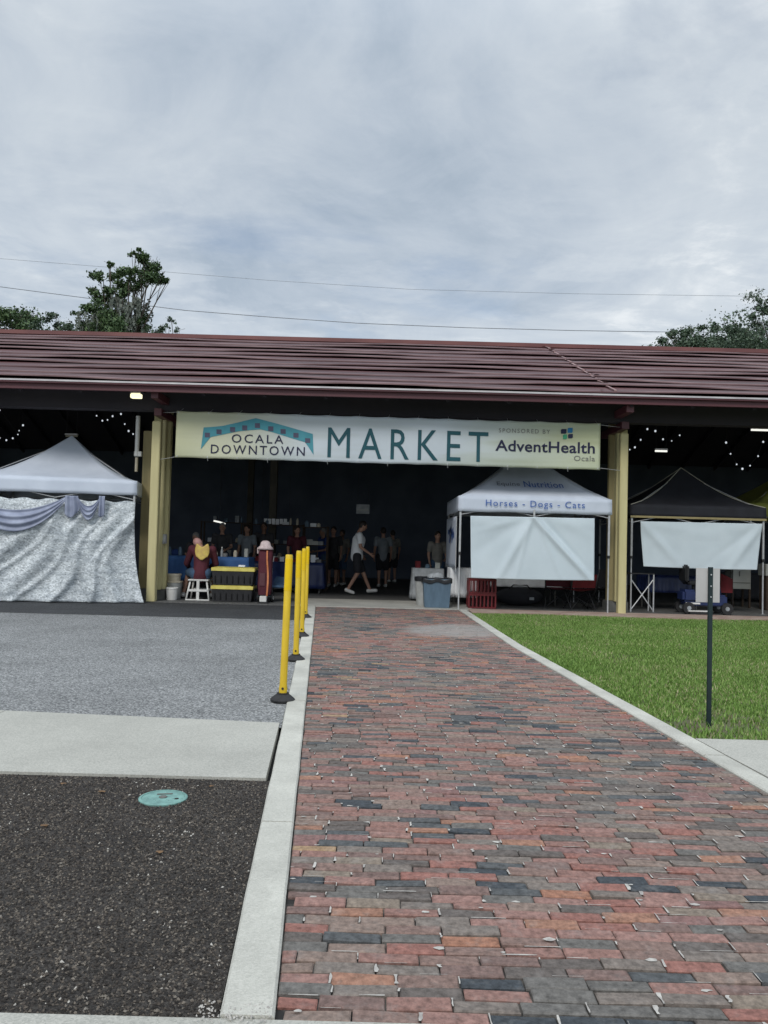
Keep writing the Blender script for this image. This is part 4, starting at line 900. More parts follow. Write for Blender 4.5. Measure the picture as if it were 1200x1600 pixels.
# ------------------------------------------------------------------ people
def V3(*a): return Vector(a)
def stand_pose(h=1.75):
    k = h/1.75
    J = dict(pelvis=(0,0,.93), waist=(0,0,1.06), chest=(0,0,1.28), neck=(0,.0,1.47), head=(0,.02,1.62), shL=(-.19,0,1.40), shR=(.19,0,1.40), elL=(-.24,-.02,1.12), elR=(.24,-.02,1.12),
             wrL=(-.24,.08,.88), wrR=(.24,.08,.88), hipL=(-.09,0,.90), hipR=(.09,0,.90), knL=(-.10,.02,.50), knR=(.10,.02,.50), anL=(-.10,0,.09), anR=(.10,0,.09))
    return {a: Vector(b)*k for a, b in J.items()}, k
def person(label, loc, rz, J, k, shirt, pants, hair='hair', skin='skin', short=True, shoes='whiteplastic', sleeve=.55, hat=None, group=None, extra=None, voxel=.014):
    t = thing('person', label, 'person', loc, rz, group)
    b = MB(); fwd = Vector((0,1,0)); hd = J['head']; hz = .112*k
    tq = (hd-J['neck']).normalized(); q = Vector((0,0,1)).rotation_difference(Vector((tq.x, tq.y*.5, tq.z)).normalized()).to_matrix().to_4x4()
    def C(a, c, ra, rb): b.cap(J[a] if isinstance(a, str) else a, J[c] if isinstance(c, str) else c, ra*k, rb*k, 12)
    C('pelvis', 'waist', .125, .115); C('waist', 'chest', .115, .135); C('chest', J['neck']-Vector((0,0,.06))*k, .125, .07); C('neck', 'head', .055, .05)
    for s in 'LR':
        C('chest', 'sh'+s, .09, .062); C('sh'+s, 'el'+s, .052, .040); C('el'+s, 'wr'+s, .040, .026)
        C('pelvis', 'hip'+s, .11, .09); C('hip'+s, 'kn'+s, .088, .056); C('kn'+s, 'an'+s, .054, .036)
        an = J['an'+s]; d = (J.get('toe'+s) or an+Vector((0,.16,-.05))*k); C(an-Vector((0,0,.03))*k, d, .04, .034)
        d = (J['wr'+s]-J['el'+s]).normalized(); C(J['wr'+s], J['wr'+s]+d*.075*k, .027, .030)
    b.ell(hd, (.075*k, .092*k, hz), 16, q); b.ell(hd+q @ Vector((0,.035,-.055))*k, (.05*k,.05*k,.05*k), 12)
    b.tube([hd+(q @ Vector((0,.082,.012)))*k, hd+(q @ Vector((0,.108,-.022)))*k], [.010*k, .016*k], 8)
    for s in (-1, 1): b.ell(hd+(q @ Vector((s*.077,-.002,-.005)))*k, (.012*k,.02*k,.03*k), 8)
    me = remeshed(b, voxel*k, 3, .5)
    # hands: palm is in the body, five fingers added to the same mesh
    f = MB()
    for s in 'LR':
        w = J['wr'+s]; d = (w-J['el'+s]).normalized(); sd = -1 if s == 'L' else 1
        ac = d.cross(Vector((sd*1.0, 0, 0))).normalized() if abs(d.x) < .9 else Vector((0,1,0)); inn = d.cross(ac).normalized()
        if inn.x*sd > 0: inn = -inn
        if ac.y < 0: ac = -ac
        base = w+d*.07*k
        for i, L in enumerate((.068, .078, .072, .056)):
            o_ = base+ac*(.024-.016*i)*k+d*.012*k; f.tube([o_, o_+(d*.5*L+inn*.05*L)*k, o_+(d*.82*L+inn*.3*L)*k, o_+(d*.95*L+inn*.65*L)*k], [.009*k,.0085*k,.008*k,.006*k], 6)
        o_ = w+d*.03*k+ac*.022*k; f.tube([o_, o_+(ac*.022+d*.022)*k, o_+(ac*.032+d*.05+inn*.012)*k], [.011*k,.010*k,.008*k], 6)
    fm = bpy.data.meshes.new('f'); fm.from_pydata(f.v, [], f.f)
    bm = bmesh.new(); bm.from_mesh(me); bm.from_mesh(fm); bm.to_mesh(me); bm.free(); bpy.data.meshes.remove(fm)
    me.name = 'body'; link('body', me, skin, t, True)
    for s in (-1, 1): MB().ell(hd+(q @ Vector((s*.03,.083,.012)))*k, (.011*k,.008*k,.008*k), 8).build('eye', 'eye', t, 'all')
    MB().ell(hd+(q @ Vector((0,.084,-.052)))*k, (.022*k,.008*k,.007*k), 8).build('mouth', 'lips', t, 'all')
    # hair: cap over crown and back
    h = MB(); h.ell(hd+(q @ Vector((0,-.016,.022)))*k, (.083*k,.094*k,.108*k), 18, q)
    o = h.build('hair', hair, t, 'all')
    # clothes
    c = MB(); g_ = .022
    def CC(a, e, ra, rb): c.cap(J[a] if isinstance(a, str) else a, J[e] if isinstance(e, str) else e, (ra+g_)*k, (rb+g_)*k, 12)
    hem = J['pelvis'].lerp(J['waist'], -.25)
    CC(hem, 'waist', .128, .118); CC('waist', 'chest', .118, .137); CC('chest', J['neck']-Vector((0,0,.085))*k, .12, .06)
    for s in 'LR':
        CC('chest', 'sh'+s, .088, .058)
        if sleeve > 1: CC('sh'+s, 'el'+s, .052, .042); CC('el'+s, J['el'+s].lerp(J['wr'+s], .92), .042, .024)
        else: CC('sh'+s, J['sh'+s].lerp(J['el'+s], sleeve), .054, .050)
    link('shirt', remeshed(c, voxel*k, 3, .5), shirt, t, True)
    c = MB()
    for s in 'LR':
        CC(J['pelvis'], 'hip'+s, .105, .086)
        if short: CC('hip'+s, J['hip'+s].lerp(J['kn'+s], .82), .086, .072)
        else: CC('hip'+s, 'kn'+s, .084, .058); CC('kn'+s, J['kn'+s].lerp(J['an'+s], .95), .056, .04)
    link('shorts' if short else 'trousers', remeshed(c, voxel*k, 2, .5), pants, t, True)
    for s in 'LR':
        an = J['an'+s]; to = (J.get('toe'+s) or an+Vector((0,.16,-.05))*k); d = (to-an); d.normalize()
        c = MB(); c.cap(an-Vector((0,0,.035))*k-d*.04*k, to+Vector((0,0,.004)), .050*k, .042*k, 10)
        link('shoe', remeshed(c, .014, 2), shoes, t, True)
    if extra: extra(t, J, k)
    return t
FL = .012
# walking man in the white tee, striding to the right
J, k = stand_pose(1.85)
for a in ('neck','head','shL','shR','chest'): J[a] += Vector((0, .04 if a != 'head' else .11, 0))*k
J['knL'] = V3(-.10,.16,.53)*k; J['anL'] = V3(-.10,.34,.12)*k; J['toeL'] = V3(-.10,.49,.10)*k
J['knR'] = V3(.10,.02,.52)*k; J['anR'] = V3(.10,-.20,.13)*k; J['toeR'] = V3(.10,-.07,.05)*k
J['elR'] = V3(.25,.06,1.13)*k; J['wrR'] = V3(.22,.28,.98)*k; J['elL'] = V3(-.24,-.06,1.14)*k; J['wrL'] = V3(-.22,.12,.93)*k
p = at(556, 926, 20.0)
person('man in a white t-shirt and black shorts walking right through the entrance', (p.x, 20.0, FL), R(-84), J, k, 'tee', 'blackcloth')
# people deeper in the hall
J, k = stand_pose(1.76); p = at(597, 914, 23.3)
person('person in a grey-blue t-shirt standing behind the walking man, seen from behind', (p.x, 23.3, FL), R(8), J, k, 'greytee', 'blackcloth')
J, k = stand_pose(1.74); p = at(519, 914, 23.0); J['elR'] = V3(.26,.10,1.14); J['wrR'] = V3(.16,.30,1.12)
person('person in a charcoal t-shirt standing left of the walking man', (p.x, 23.0, FL), R(170), J, k, 'darktee', 'blackcloth')
J, k = stand_pose(1.66); p = at(533, 914, 23.9)
person('shorter person half hidden between the charcoal shirt and the walking man', (p.x, 23.9, FL), R(150), J, k, 'tantee', 'denim', skin='skin2')
J, k = stand_pose(1.64); p = at(682, 910, 19.9); J['elL'] = V3(-.25,.08,1.05)*k; J['wrL'] = V3(-.12,.28,1.0)*k
person('person in a beige top behind the grey draped table by the bin', (p.x, 19.9, FL), R(200), J, k, 'tantee', 'denim')
J, k = stand_pose(1.72); p = at(345, 905, 20.6); J['wrL'] = V3(-.12,.3,1.02); J['wrR'] = V3(.14,.3,1.0)
person('person in grey behind the blue table', (p.x, 20.6, FL), R(185), J, k, 'darktee', 'denim', 'greyhair')
J, k = stand_pose(1.70); p = at(384, 905, 21.2)
person('person in slate grey right of the one behind the blue table', (p.x, 21.2, FL), R(165), J, k, 'greytee', 'blackcloth')
J, k = stand_pose(1.68); p = at(503, 912, 22.6); J['wrL'] = V3(-.10,.30,1.05)*k
person('person in a blue top at the left end of the standing group', (p.x, 22.6, FL), R(120), J, k, 'bluetee', 'denim', 'greyhair')
J, k = stand_pose(1.78); p = at(410, 908, 21.4); J['wrR'] = V3(.12,.30,1.05)*k
person('person in a dark top behind the bag cart', (p.x, 21.4, FL), R(175), J, k, 'darktee', 'blackcloth', skin='skin2')
J, k = stand_pose(1.70); p = at(462, 908, 21.0)
person('person in maroon standing behind the yellow posts', (p.x, 21.0, FL), R(205), J, k, 'maroon', 'denim')
J, k = stand_pose(1.72); p = at(612, 912, 26.0)
person('farthest person, in a pale top, right of the walking man', (p.x, 26.0, FL), R(20), J, k, 'tantee', 'blackcloth')
def sit_pose(h=1.72, sh=.45, lean=.0):
    k = h/1.75; z = sh/k+.09
    J = dict(pelvis=(0,0,z), waist=(0,.02+lean*.1,z+.13), chest=(0,.04+lean*.35,z+.34), neck=(0,.08+lean*.62,z+.51), head=(0,.13+lean*.9,z+.64), shL=(-.19,.05+lean*.5,z+.45), shR=(.19,.05+lean*.5,z+.45),
             elL=(-.25,.12+lean*.6,z+.18), elR=(.25,.12+lean*.6,z+.18), wrL=(-.14,.34+lean*.5,z+.12), wrR=(.14,.34+lean*.5,z+.12), hipL=(-.10,.0,z-.01), hipR=(.10,.0,z-.01),
             knL=(-.15,.42,z+.0), knR=(.15,.42,z+.0), anL=(-.17,.40,.09), anR=(.17,.40,.09))
    return {a: Vector(b)*k for a, b in J.items()}, k
# seated vendor in maroon, back to the camera, on the white stool
YS = 17.15; p = at(312, 938, YS); zs = at(312, 904, YS).z
def prn(t, J, k):
    c_ = J['chest']
    def fn(u, v):
        a = (u-.5)*1.15; w_ = .6+.4*math.sin(math.pi*min(1, max(0, .12+.76*v))); a *= w_*1.25; x = math.sin(a)*.205*k; return (x+.03, c_.y-.02-math.cos(a)*.172*k+.028*(v-.5), c_.z+(-.06+.25*v+.03*math.cos(u*6.3))*k)
    solid(MB().grid(fn, 16, 8).build('shirt_print', 'print', t, 'all'), .006)
J, k = sit_pose(1.98, zs, .12)
J['head'] += V3(-.12,.08,-.10); J['neck'] += V3(-.04,.03,-.03); J['knL'] += V3(-.16,0,0); J['anL'] += V3(-.22,-.05,0); J['wrL'] = J['knL']+V3(.0,-.05,.12); J['elL'] += V3(-.05,0,0)
person('seated person in a maroon top with a yellow back print, on the white stool', (p.x, YS, FL), R(4), J, k, 'maroon', 'denim', hair='pinkhead', sleeve=1.2, extra=prn)
t = thing('stool', 'white slatted plastic stool under the person in maroon', 'stool', (p.x, YS, FL))
hs = zs-.02; w = .20
for sx in (-1, 1):
    for sy in (-1, 1):
        MB().tube([(sx*w*.85, sy*w*.8, hs-.02), (sx*(w+.045), sy*(w+.02), 0)], [.022, .018], 8).build('leg', 'whiteplastic', t, 'all')
MB().box(-w-.02, w+.02, -w-.02, w+.02, hs-.035, hs).build('seat', 'whiteplastic', t, bevel=.012)
MB().box(-w, w, -w-.03, -w+.0, hs*.42, hs*.42+.05).box(-w, w, w-.01, w+.02, hs*.42, hs*.42+.05).box(-.03,.03,-w-.02,-w+.01,.02,hs-.03).box(-w-.05,w+.05,-w-.045,-w-.015,.0,.028).build('crossbar', 'whiteplastic', t, bevel=.006)
p = at(268, 905, 18.9); J, k = sit_pose(1.68, .46, .2)
person('seated person in blue beside the left column', (p.x, 18.9, FL), R(160), J, k, 'bluetee', 'blackcloth', skin='skin2')
p = at(308, 905, 19.6); J, k = sit_pose(1.74, .60, .1)
person('seated grey haired person behind the one in maroon', (p.x, 19.6, FL), R(175), J, k, 'darktee', 'denim', 'greyhair')
for (px, Y, h_, lab) in ((268, 18.9, .46, 'dark folding chair under the seated person in blue'), (308, 19.6, .60, 'dark folding chair under the grey haired person')):
    p = at(px, 905, Y); t = thing('folding_chair', lab, 'chair', (p.x, Y, FL), R(168), 'dark folding chairs behind the blue table')
    MB().box(-.21, .21, -.18, .22, h_-.03, h_-.005).build('seat', 'blackplastic', t, bevel=.008)
    MB().box(-.21, .21, -.24, -.22, h_+.2, h_+.45).build('backrest', 'blackplastic', t, bevel=.006)
    for s in (-1, 1): MB().tube([(s*.2, -.23, h_+.45), (s*.2, .2, 0)], .011, 6).build('leg', 'blackplastic', t); MB().tube([(s*.18, .2, h_-.03), (s*.18, -.25, 0)], .011, 6).build('leg', 'blackplastic', t)
# ------------------------------------------------------------------ vendor things
def table(label, cx, cy, w, d, h, cloth, ground=True, skirt=.7, rz=0, group='covered vendor tables'):
    t = thing('vendor_table', label, 'table', (cx, cy, FL), rz, group)
    MB().box(-w/2, w/2, -d/2, d/2, h-.03, h).build('tabletop', 'wood', t)
    for sx in (-1, 1):
        for sy in (-1, 1): MB().tube([(sx*(w/2-.08), sy*(d/2-.08), h-.03), (sx*(w/2-.08), sy*(d/2-.08), 0)], .016, 8).build('leg', 'pier', t)
    c = MB(); cor = [(-w/2-.012,-d/2-.012), (w/2+.012,-d/2-.012), (w/2+.012,d/2+.012), (-w/2-.012,d/2+.012)]
    c.add([(x, y, h+.006) for x, y in cor], [(0,1,2,3)])
    def rim(u, v):
        s = int(min(3, u*4)); f = u*4-s; a, b = cor[s], cor[(s+1) % 4]; x, y = a[0]+(b[0]-a[0])*f, a[1]+(b[1]-a[1])*f
        o_ = (1-v)*(.03+.018*math.sin(f*26+s)+.012*math.sin(f*61)); n_ = [(0,-1),(1,0),(0,1),(-1,0)][s]
        return (x+n_[0]*o_, y+n_[1]*o_, h+.006-h*skirt*(1-v))
    c.grid(rim, 160, 6); o = link_tag = c.build('table_cloth', cloth, t, 'all'); solid(o, .002); return t
p = at(322, 900, 18.1); table('vendor table under a blue cloth behind the seated person in maroon', p.x, 18.1, 2.0, .75, at(350, 871, 18.1).z, 'bluecloth', skirt=.6)
TBZ = at(350, 871, 18.1).z
for px, hh, r_, m_, nm, lab in ((346.5, .22, .028, 'grey', 'bottle', 'tall pale bottle on the blue table'), (337, .10, .045, 'cream', 'jar', 'squat tan jar on the blue table, left of the bottle'), (352, .09, .055, 'greyprint', 'jar', 'low grey-green jar on the blue table, right of the bottle')):
    p = at(px, 870, 17.95); t = thing(nm, lab, nm, (p.x, 17.95, TBZ+FL+.008))
    MB().lathe([(r_*.9, 0), (r_, .01), (r_, hh*.65), (r_*.45, hh*.8), (r_*.4, hh*.92), (.001, hh*.92)] if nm == 'bottle' else [(r_*.9,0),(r_,.01),(r_,hh*.82),(r_*.9,hh*.88),(.001,hh*.88)], n=16).build('vessel', m_, t, True)
    MB().lathe([(r_*(.5 if nm == 'bottle' else .95), hh*.86), (r_*(.5 if nm == 'bottle' else .95), hh), (.001, hh)], n=16).build('cap', 'whiteplastic' if nm == 'bottle' else 'blackplastic', t, True)
# two black totes with pale yellow lids, stacked
YT = 17.05; a, b = at(333, 912, YT), at(400, 912, YT); w = (b.x-a.x)/2; cx = (a.x+b.x)/2
z1 = at(366, 916, YT).z; z2 = at(366, 888, YT).z
for z0_, zt_, lab, dx, ww in ((FL, z1, 'lower black storage tote with a pale yellow lid, on the floor', -.01, w*.97), (z1+.034, z2, 'upper black storage tote with a pale yellow lid, stacked on the other', .0, w)):
    t = thing('storage_tote', lab, 'storage box', (cx+dx, YT, z0_), 0, 'stacked storage totes'); h_ = zt_-z0_-.055
    mb = MB(); vs = []
    for z_, s_ in ((0, .90), (h_, .97)): vs += [(-ww*s_, -.24*s_, z_), (ww*s_, -.24*s_, z_), (ww*s_, .24*s_, z_), (-ww*s_, .24*s_, z_)]
    mb.add(vs, [(3,2,1,0), (0,1,5,4), (1,2,6,5), (2,3,7,6), (3,0,4,7), (4,5,6,7)])
    for i in range(7): x_ = -ww*.8+ww*1.6*i/6; mb.box(x_-.012, x_+.012, -.236, -.218, .03, h_-.05)
    mb.build('body', 'blackplastic', t, bevel=.012)
    MB().box(-ww, ww, -.25, .25, h_+.001, h_+.072).box(-ww*.9, ww*.9, -.22, .22, h_+.072, h_+.082).build('lid', 'lid', t, bevel=.008)
    MB().box(-ww-.02, -ww+.01, -.07, .07, h_-.04, h_+.02).box(ww-.01, ww+.02, -.07, .07, h_-.04, h_+.02).build('latch', 'blackplastic', t, bevel=.004)
p = at(383, 882, YT); t = thing('folded_paper', 'small white folded paper lying on the upper yellow lid', 'paper', (p.x-.05, YT-.12, z2+.045)); MB().add([(-.07,-.04,0),(.07,-.04,0),(.07,.04,.03),(-.07,.04,.035),(-.05,-.03,.025)], [(0,1,4),(1,2,4),(2,3,4),(3,0,4),(0,1,2,3)]).build('sheet', 'tee', t)
# buckets
def bucket(label, px, Y, r_, h_, m_, z=FL, rim=True, nm='bucket', handle=True):
    p = at(px, 930, Y); t = thing(nm, label, 'bucket', (p.x, Y, z), random.random(), 'buckets beside the left column')
    MB().lathe([(.001, .004), (r_*.82, 0), (r_*.84, .005), (r_, h_), (r_*.96, h_), (r_*.80, .012), (.001, .012)], n=28).build('pail', m_, t, True)
    MB().lathe([(r_*1.0, h_-.035), (r_*1.06, h_-.03), (r_*1.06, h_), (r_*.99, h_+.004), (r_*.95, h_-.002)], n=28).build('rim', 'cream' if rim else m_, t, True)
    if handle: MB().tube([(r_*1.05*math.cos(q), -.02-r_*.25*math.sin(q), h_-.05-r_*.85*math.sin(q)) for q in [math.pi*i/12 for i in range(13)]], .0035, 6).build('handle', 'legmetal', t)
    return t
bucket('small white bucket standing in front by the left column', 268.5, 16.95, .125, .26, 'whiteplastic', rim=False)
b1 = bucket('milky tub with a cream rim behind the small white bucket', 272.5, 17.3, .16, .38, 'clear')
t = bucket('open tan tub stacked in the milky tub', 271, 17.3, .150, .20, 'cream', z=FL+.33, handle=False)
bucket('dark grey bucket half hidden at the foot of the left column', 253, 17.62, .13, .24, 'pier', rim=False)
# burgundy bag cart with a pale pink cap on it
YT = 16.95; p = at(413, 944, YT); kz = 1/F*YT
t = thing('bag_cart', 'upright burgundy bag on a small wheeled cart with an orange strap', 'cart', (p.x, YT, FL))
mb = MB(); vs = []
for z_, wx, wy in ((.16, .13, .11), (.35, .15, .12), (.7, .145, .11), (1.05, .15, .11), (1.14, .12, .09)):
    vs.append((z_, wx, wy))
mb.grid(lambda u, v: (lambda s: ((s[1])*math.cos(u*2*math.pi)*abs(math.cos(u*2*math.pi))**-.35 if abs(math.cos(u*2*math.pi)) > 1e-3 else 0, s[2]*math.sin(u*2*math.pi)*(abs(math.sin(u*2*math.pi))+1e-3)**-.35, s[0]))(tuple(np.interp(v*4, range(5), [q[i] for q in vs]) for i in range(3))), 32, 20)
mb.add([(.11*math.cos(a), .08*math.sin(a), 1.15) for a in [i*math.pi/8 for i in range(16)]], [tuple(range(16))])
mb.build('bag', 'maroon', t, 'all')
MB().grid(lambda u, v: (.045+.035*u+.015*math.sin(v*5), -.135-.012*math.sin(v*9), .14+.95*v), 3, 18).build('strap', 'orange', t, 'all')
MB().box(-.10, .02, -.14, -.12, .35, .62).build('pocket', 'burg', t, bevel=.008)
for s in (-1, 1): MB().tube([(s*.12, .13, .03), (s*.11, .14, 1.2)], .013, 8).build('frame_bar', 'signpost', t, 'all')
MB().box(-.14, .14, -.15, .12, .12, .14).build('tray', 'signpost', t)
for s in (-1, 1):
    wv = MB(); wv.tube([(s*.15-.02, .10, .09), (s*.15+.02, .10, .09)], .09, 20); o = wv.build('wheel', 'rubber', t, True)
    MB().tube([(s*.15-.024, .10, .09), (s*.15+.024, .10, .09)], .04, 14).build('hub', 'whiteplastic', o, True)
t2 = thing('front_box', 'small white box at the foot of the burgundy bag cart', 'box', (p.x+.01, YT-.26, FL)); MB().box(-.07, .07, -.05, .05, .03, .15).build('box_body', 'whiteplastic', t2, bevel=.008); MB().box(-.10,.10,-.07,.07,0,.029).build('stand', 'rubber', t2)
hc = at(415, 855, YT); t = thing('sun_hat', 'pale pink floppy hat resting on top of the burgundy bag', 'hat', (hc.x, YT-.02, 1.20))
MB().lathe([(.001, .115), (.05, .11), (.095, .08), (.11, .03), (.118, .0), (.15, -.03), (.175, -.075), (.168, -.073), (.14, -.03), (.10, .0)], n=28, sy=.85).build('brim_and_crown', 'pink', t, 'all')
MB().grid(lambda u, v: (-.165+.06*u, -.05-.02*math.sin(u*7), -.16+.12*v), 6, 5).build('ribbon', 'pink', t, 'all')
# dark folded stroller beside it
p = at(437, 944, 17.3); t = thing('stroller', 'dark blue folded stroller between the bag cart and the yellow posts', 'stroller', (p.x, 17.3, FL))
MB().grid(lambda u, v: (-.17+.34*u, .12-.30*v+.05*math.sin(u*3.14), .42+.42*(v**.7)+.02*math.sin(u*9)), 12, 12).build('canopy', 'navy', t, 'all')
MB().box(-.16, .16, -.20, .14, .30, .36).box(-.16, .16, .12, .16, .34, .78).build('seat', 'denim', t, bevel=.015)
MB().tube([(-.19, -.28, .10), (-.19, .25, .95), (.19, .25, .95), (.19, -.28, .10)], .012, 8).tube([(-.19, .25, .10), (-.19, -.15, .60)], .012, 8).tube([(.19, .25, .10), (.19, -.15, .60)], .012, 8).tube([(-.19, -.1, .26), (.26, -.22, .34)], .010, 8).build('frame', 'legmetal', t, 'all')
for sx in (-1, 1):
    for sy in (-.28, .25):
        o = MB().tube([(sx*.19-.018, sy, .09), (sx*.19+.018, sy, .09)], .09, 20).build('wheel', 'rubber', t, True); MB().tube([(sx*.19-.022, sy, .09), (sx*.19+.022, sy, .09)], .035, 12).build('hub', 'grey', o, True)
# grey-blue bin with a black liner
YT = 16.85; a, b = at(660, 948, YT), at(703, 948, YT); w = (b.x-a.x)/2; zt_ = at(681, 904, YT).z
t = thing('trash_bin', 'blue-grey square trash bin with a black liner beside the lettered tent', 'trash bin', ((a.x+b.x)/2, YT, .014))
vs = []; hb = zt_-.014
for z_, s_ in ((0, .88), (hb-.05, 1.0), (hb-.05, 1.05), (hb, 1.05)): vs += [(-w*s_, -.24*s_, z_), (w*s_, -.24*s_, z_), (w*s_, .24*s_, z_), (-w*s_, .24*s_, z_)]
fs = [(3,2,1,0)]+[(i*4+j, i*4+(j+1) % 4, i*4+4+(j+1) % 4, i*4+4+j) for i in range(3) for j in range(4)]
MB().add(vs, fs).build('body', 'bin', t, bevel=.02)
def ln(u, v):
    a_ = u*2*math.pi; ca, sa = math.cos(a_), math.sin(a_); m_ = max(abs(ca), abs(sa)); x_, y_ = ca/m_, sa/m_
    o_ = 1.07+.02*math.sin(a_*11) if v < .6 else 1.0-(v-.6)*1.5
    return (x_*w*o_, y_*.24*o_, hb-.13*(.6-v)+.02*math.sin(a_*7) if v < .6 else hb+.02+.05*math.sin(a_*3)*(v-.6))
solid(MB().grid(ln, 64, 12).build('liner', 'bag', t, 'all'), .002)
MB().ell((.02, -.02, hb+.02), (.13, .12, .11), 10).ell((-.08, .05, hb+.02), (.12, .10, .09), 8).build('rubbish', 'grey', t)
t = thing('trash_bin', 'light grey bin tucked behind the left side of the blue-grey one', 'trash bin', (a.x+.06, YT+.42, .014))
MB().lathe([(.001, .002), (.17, 0), (.21, .56), (.22, .57), (.22, .60), (.20, .60), (.19, .56), (.15, .02), (.001, .02)], n=28).build('body', 'clear', t, True)
MB().lathe([(.222, .52), (.228, .60), (.215, .61), (.19, .60)], n=28).build('liner', 'bag', t, True)
# white draped table by the bin and white table inside the tent
p = at(664, 880, 18.9); table('grey draped table behind the bins', at(668, 880, 18.9).x, 18.9, .7, .7, .74, 'grey', skirt=.95)
p = at(722, 880, 18.0); table('narrow pale table behind the front leg of the lettered tent', p.x, 18.0, .55, .8, .80, 'tee', skirt=.8)
p = at(818, 915, 18.4); table('white table inside the lettered tent under the hanging sheet', p.x, 18.4, 1.5, .7, .72, 'tee', skirt=.45)
p = at(812, 935, 17.8); t = thing('duffel_bag', 'large black bag on the floor under the white table in the lettered tent', 'bag', (p.x, 17.9, FL))
MB().ell((0, 0, .20), (.55, .2, .20), 18).build('bag_body', 'blackcloth', t, 'all'); MB().tube([(-.25,-.1,.36), (-.15,-.14,.46), (.15,-.14,.46), (.25,-.1,.36)], .014, 8).build('handle', 'rubber', t, 'all'); MB().box(.20,.30,-.205,-.185,.14,.20).build('tag', 'grey', t)
# red crates
YT = 17.0; a, b = at(731, 948, YT), at(772, 948, YT); w = (b.x-a.x)/2; hh = at(751, 905, YT).z
def crate(lab, z, h_, cx, Y, w, d):
    t = thing('plastic_crate', lab, 'crate', (cx, Y, z), 0, 'red slatted crates in the lettered tent')
    mb = MB(); n_ = 7
    for y_ in (-d, d):
        for i in range(n_+1): x_ = -w+2*w*i/n_; mb.box(x_-.014, x_+.014, y_-.008, y_+.008, .03, h_-.04)
    for x_ in (-w, w):
        for i in range(1, n_): y_ = -d+2*d*i/n_; mb.box(x_-.008, x_+.008, y_-.014, y_+.014, .03, h_-.04)
    mb.build('slats', 'red', t)
    MB().box(-w-.014, w+.014, -d-.012, -d+.010, h_-.045, h_).box(-w-.014, w+.014, d-.010, d+.012, h_-.045, h_).box(-w-.014, -w+.01, -d+.011, d-.011, h_-.045, h_).box(w-.01, w+.014, -d+.011, d-.011, h_-.045, h_).build('rim', 'red', t, bevel=.004)
    MB().box(-w-.01, w+.01, -d-.01, d+.01, 0, .03).build('base', 'red', t, bevel=.004)
    return t
crate('lower red slatted crate behind the front leg of the lettered tent', FL, hh*.5, (a.x+b.x)/2, YT, w, .2)
crate('upper red slatted crate stacked on the lower one', FL+hh*.5+.003, hh*.5, (a.x+b.x)/2, YT, w, .2)
# folding camp chairs
def camp_chair(lab, px, Y, m_, rz, h_=.95):
    p = at(px, 940, Y); t = thing('camp_chair', lab, 'chair', (p.x, Y, FL), rz, 'folding camp chairs in the lettered tent')
    MB().grid(lambda u, v: (-.26+.52*u, -.22+.42*v, .43-.05*math.sin(u*3.14)*math.sin(v*3.14)), 8, 8).build('seat', m_, t, 'all')
    MB().grid(lambda u, v: (-.26+.52*u, -.22-.10*v-.04*math.sin(u*3.14), .47+(h_-.47)*v), 8, 8).build('backrest', m_, t, 'all')
    for s in (-1, 1):
        MB().tube([(s*.27, -.33, h_), (s*.27, -.22, .42), (s*.27, .22, 0)], .011, 8).build('leg', 'blackplastic', t, 'all'); MB().tube([(s*.27, .22, .62), (s*.27, .22, .42), (s*.27, -.26, 0)], .011, 8).build('leg', 'blackplastic', t, 'all')
        MB().box(s*.27-.03, s*.27+.03, -.26, .26, .61, .635).build('armrest', m_, t, bevel=.006)
    MB().tube([(-.26, -.24, .03), (.26, .22, .40)], .009, 6).tube([(.26, -.24, .03), (-.26, .22, .40)], .009, 6).tube([(-.26, .22, .03), (.26, .22, .40)], .009, 6).tube([(.26, .22, .03), (-.26, .22, .40)], .009, 6).build('brace', 'blackplastic', t, 'all')
    return t
camp_chair('red folding camp chair seen from behind under the hanging sheet', 905, 17.3, 'redcloth', R(8), .76)
camp_chair('black folding camp chair left of the red one', 872, 17.6, 'maroon', R(-14), .68)
camp_chair('black folding chair at the right end of the lettered tent', 936, 17.9, 'blackcloth', R(24), .86)
# mobility scooter behind the lawn sign
YT = 17.0; p = at(1099, 960, YT); t = thing('mobility_scooter', 'blue four wheeled mobility scooter parked side-on behind the lawn sign', 'scooter', (p.x, YT, .018))
s_ = YT/F
def bx(x0, x1, z0, z1, y0=-.22, y1=.22): return (x0, x1, y0, y1, z0, z1)
MB().box(*bx(-.42, .34, .17, .24)).build('deck', 'navy', t, bevel=.02)
MB().box(*bx(-.50, -.20, .24, .50, -.2, .2)).build('rear_cover', 'navy', t, bevel=.05)
MB().box(*bx(.20, .44, .16, .40, -.18, .18)).build('front_cover', 'navy', t, bevel=.04)
MB().box(*bx(-.46, -.16, .20, .235, -.235, -.221)).build('trim', 'whiteplastic', t, bevel=.004)
MB().box(*bx(-.40, .02, .60, .68, -.22, .22)).build('seat', 'blackplastic', t, bevel=.03); MB().box(*bx(-.46, -.38, .66, 1.02, -.21, .21)).build('backrest', 'blackplastic', t, bevel=.03)
MB().tube([(-.22, 0, .45), (-.22, 0, .62)], .035, 10).build('seat_post', 'blackplastic', t, 'all')
MB().tube([(.36, 0, .35), (.24, 0, .92)], .03, 10).tube([(.22, -.24, .94), (.24, 0, .90), (.22, .24, .94)], .014, 8).build('tiller', 'navy', t, 'all')
for x_ in (-.40, .40):
    for y_ in (-.22, .22):
        o = MB().tube([(x_, y_-.04, .12), (x_, y_+.04, .12)], .12, 24).build('wheel', 'rubber', t, True); MB().tube([(x_, y_-.045, .12), (x_, y_+.045, .12)], .045, 12).build('hub', 'grey', o, True)
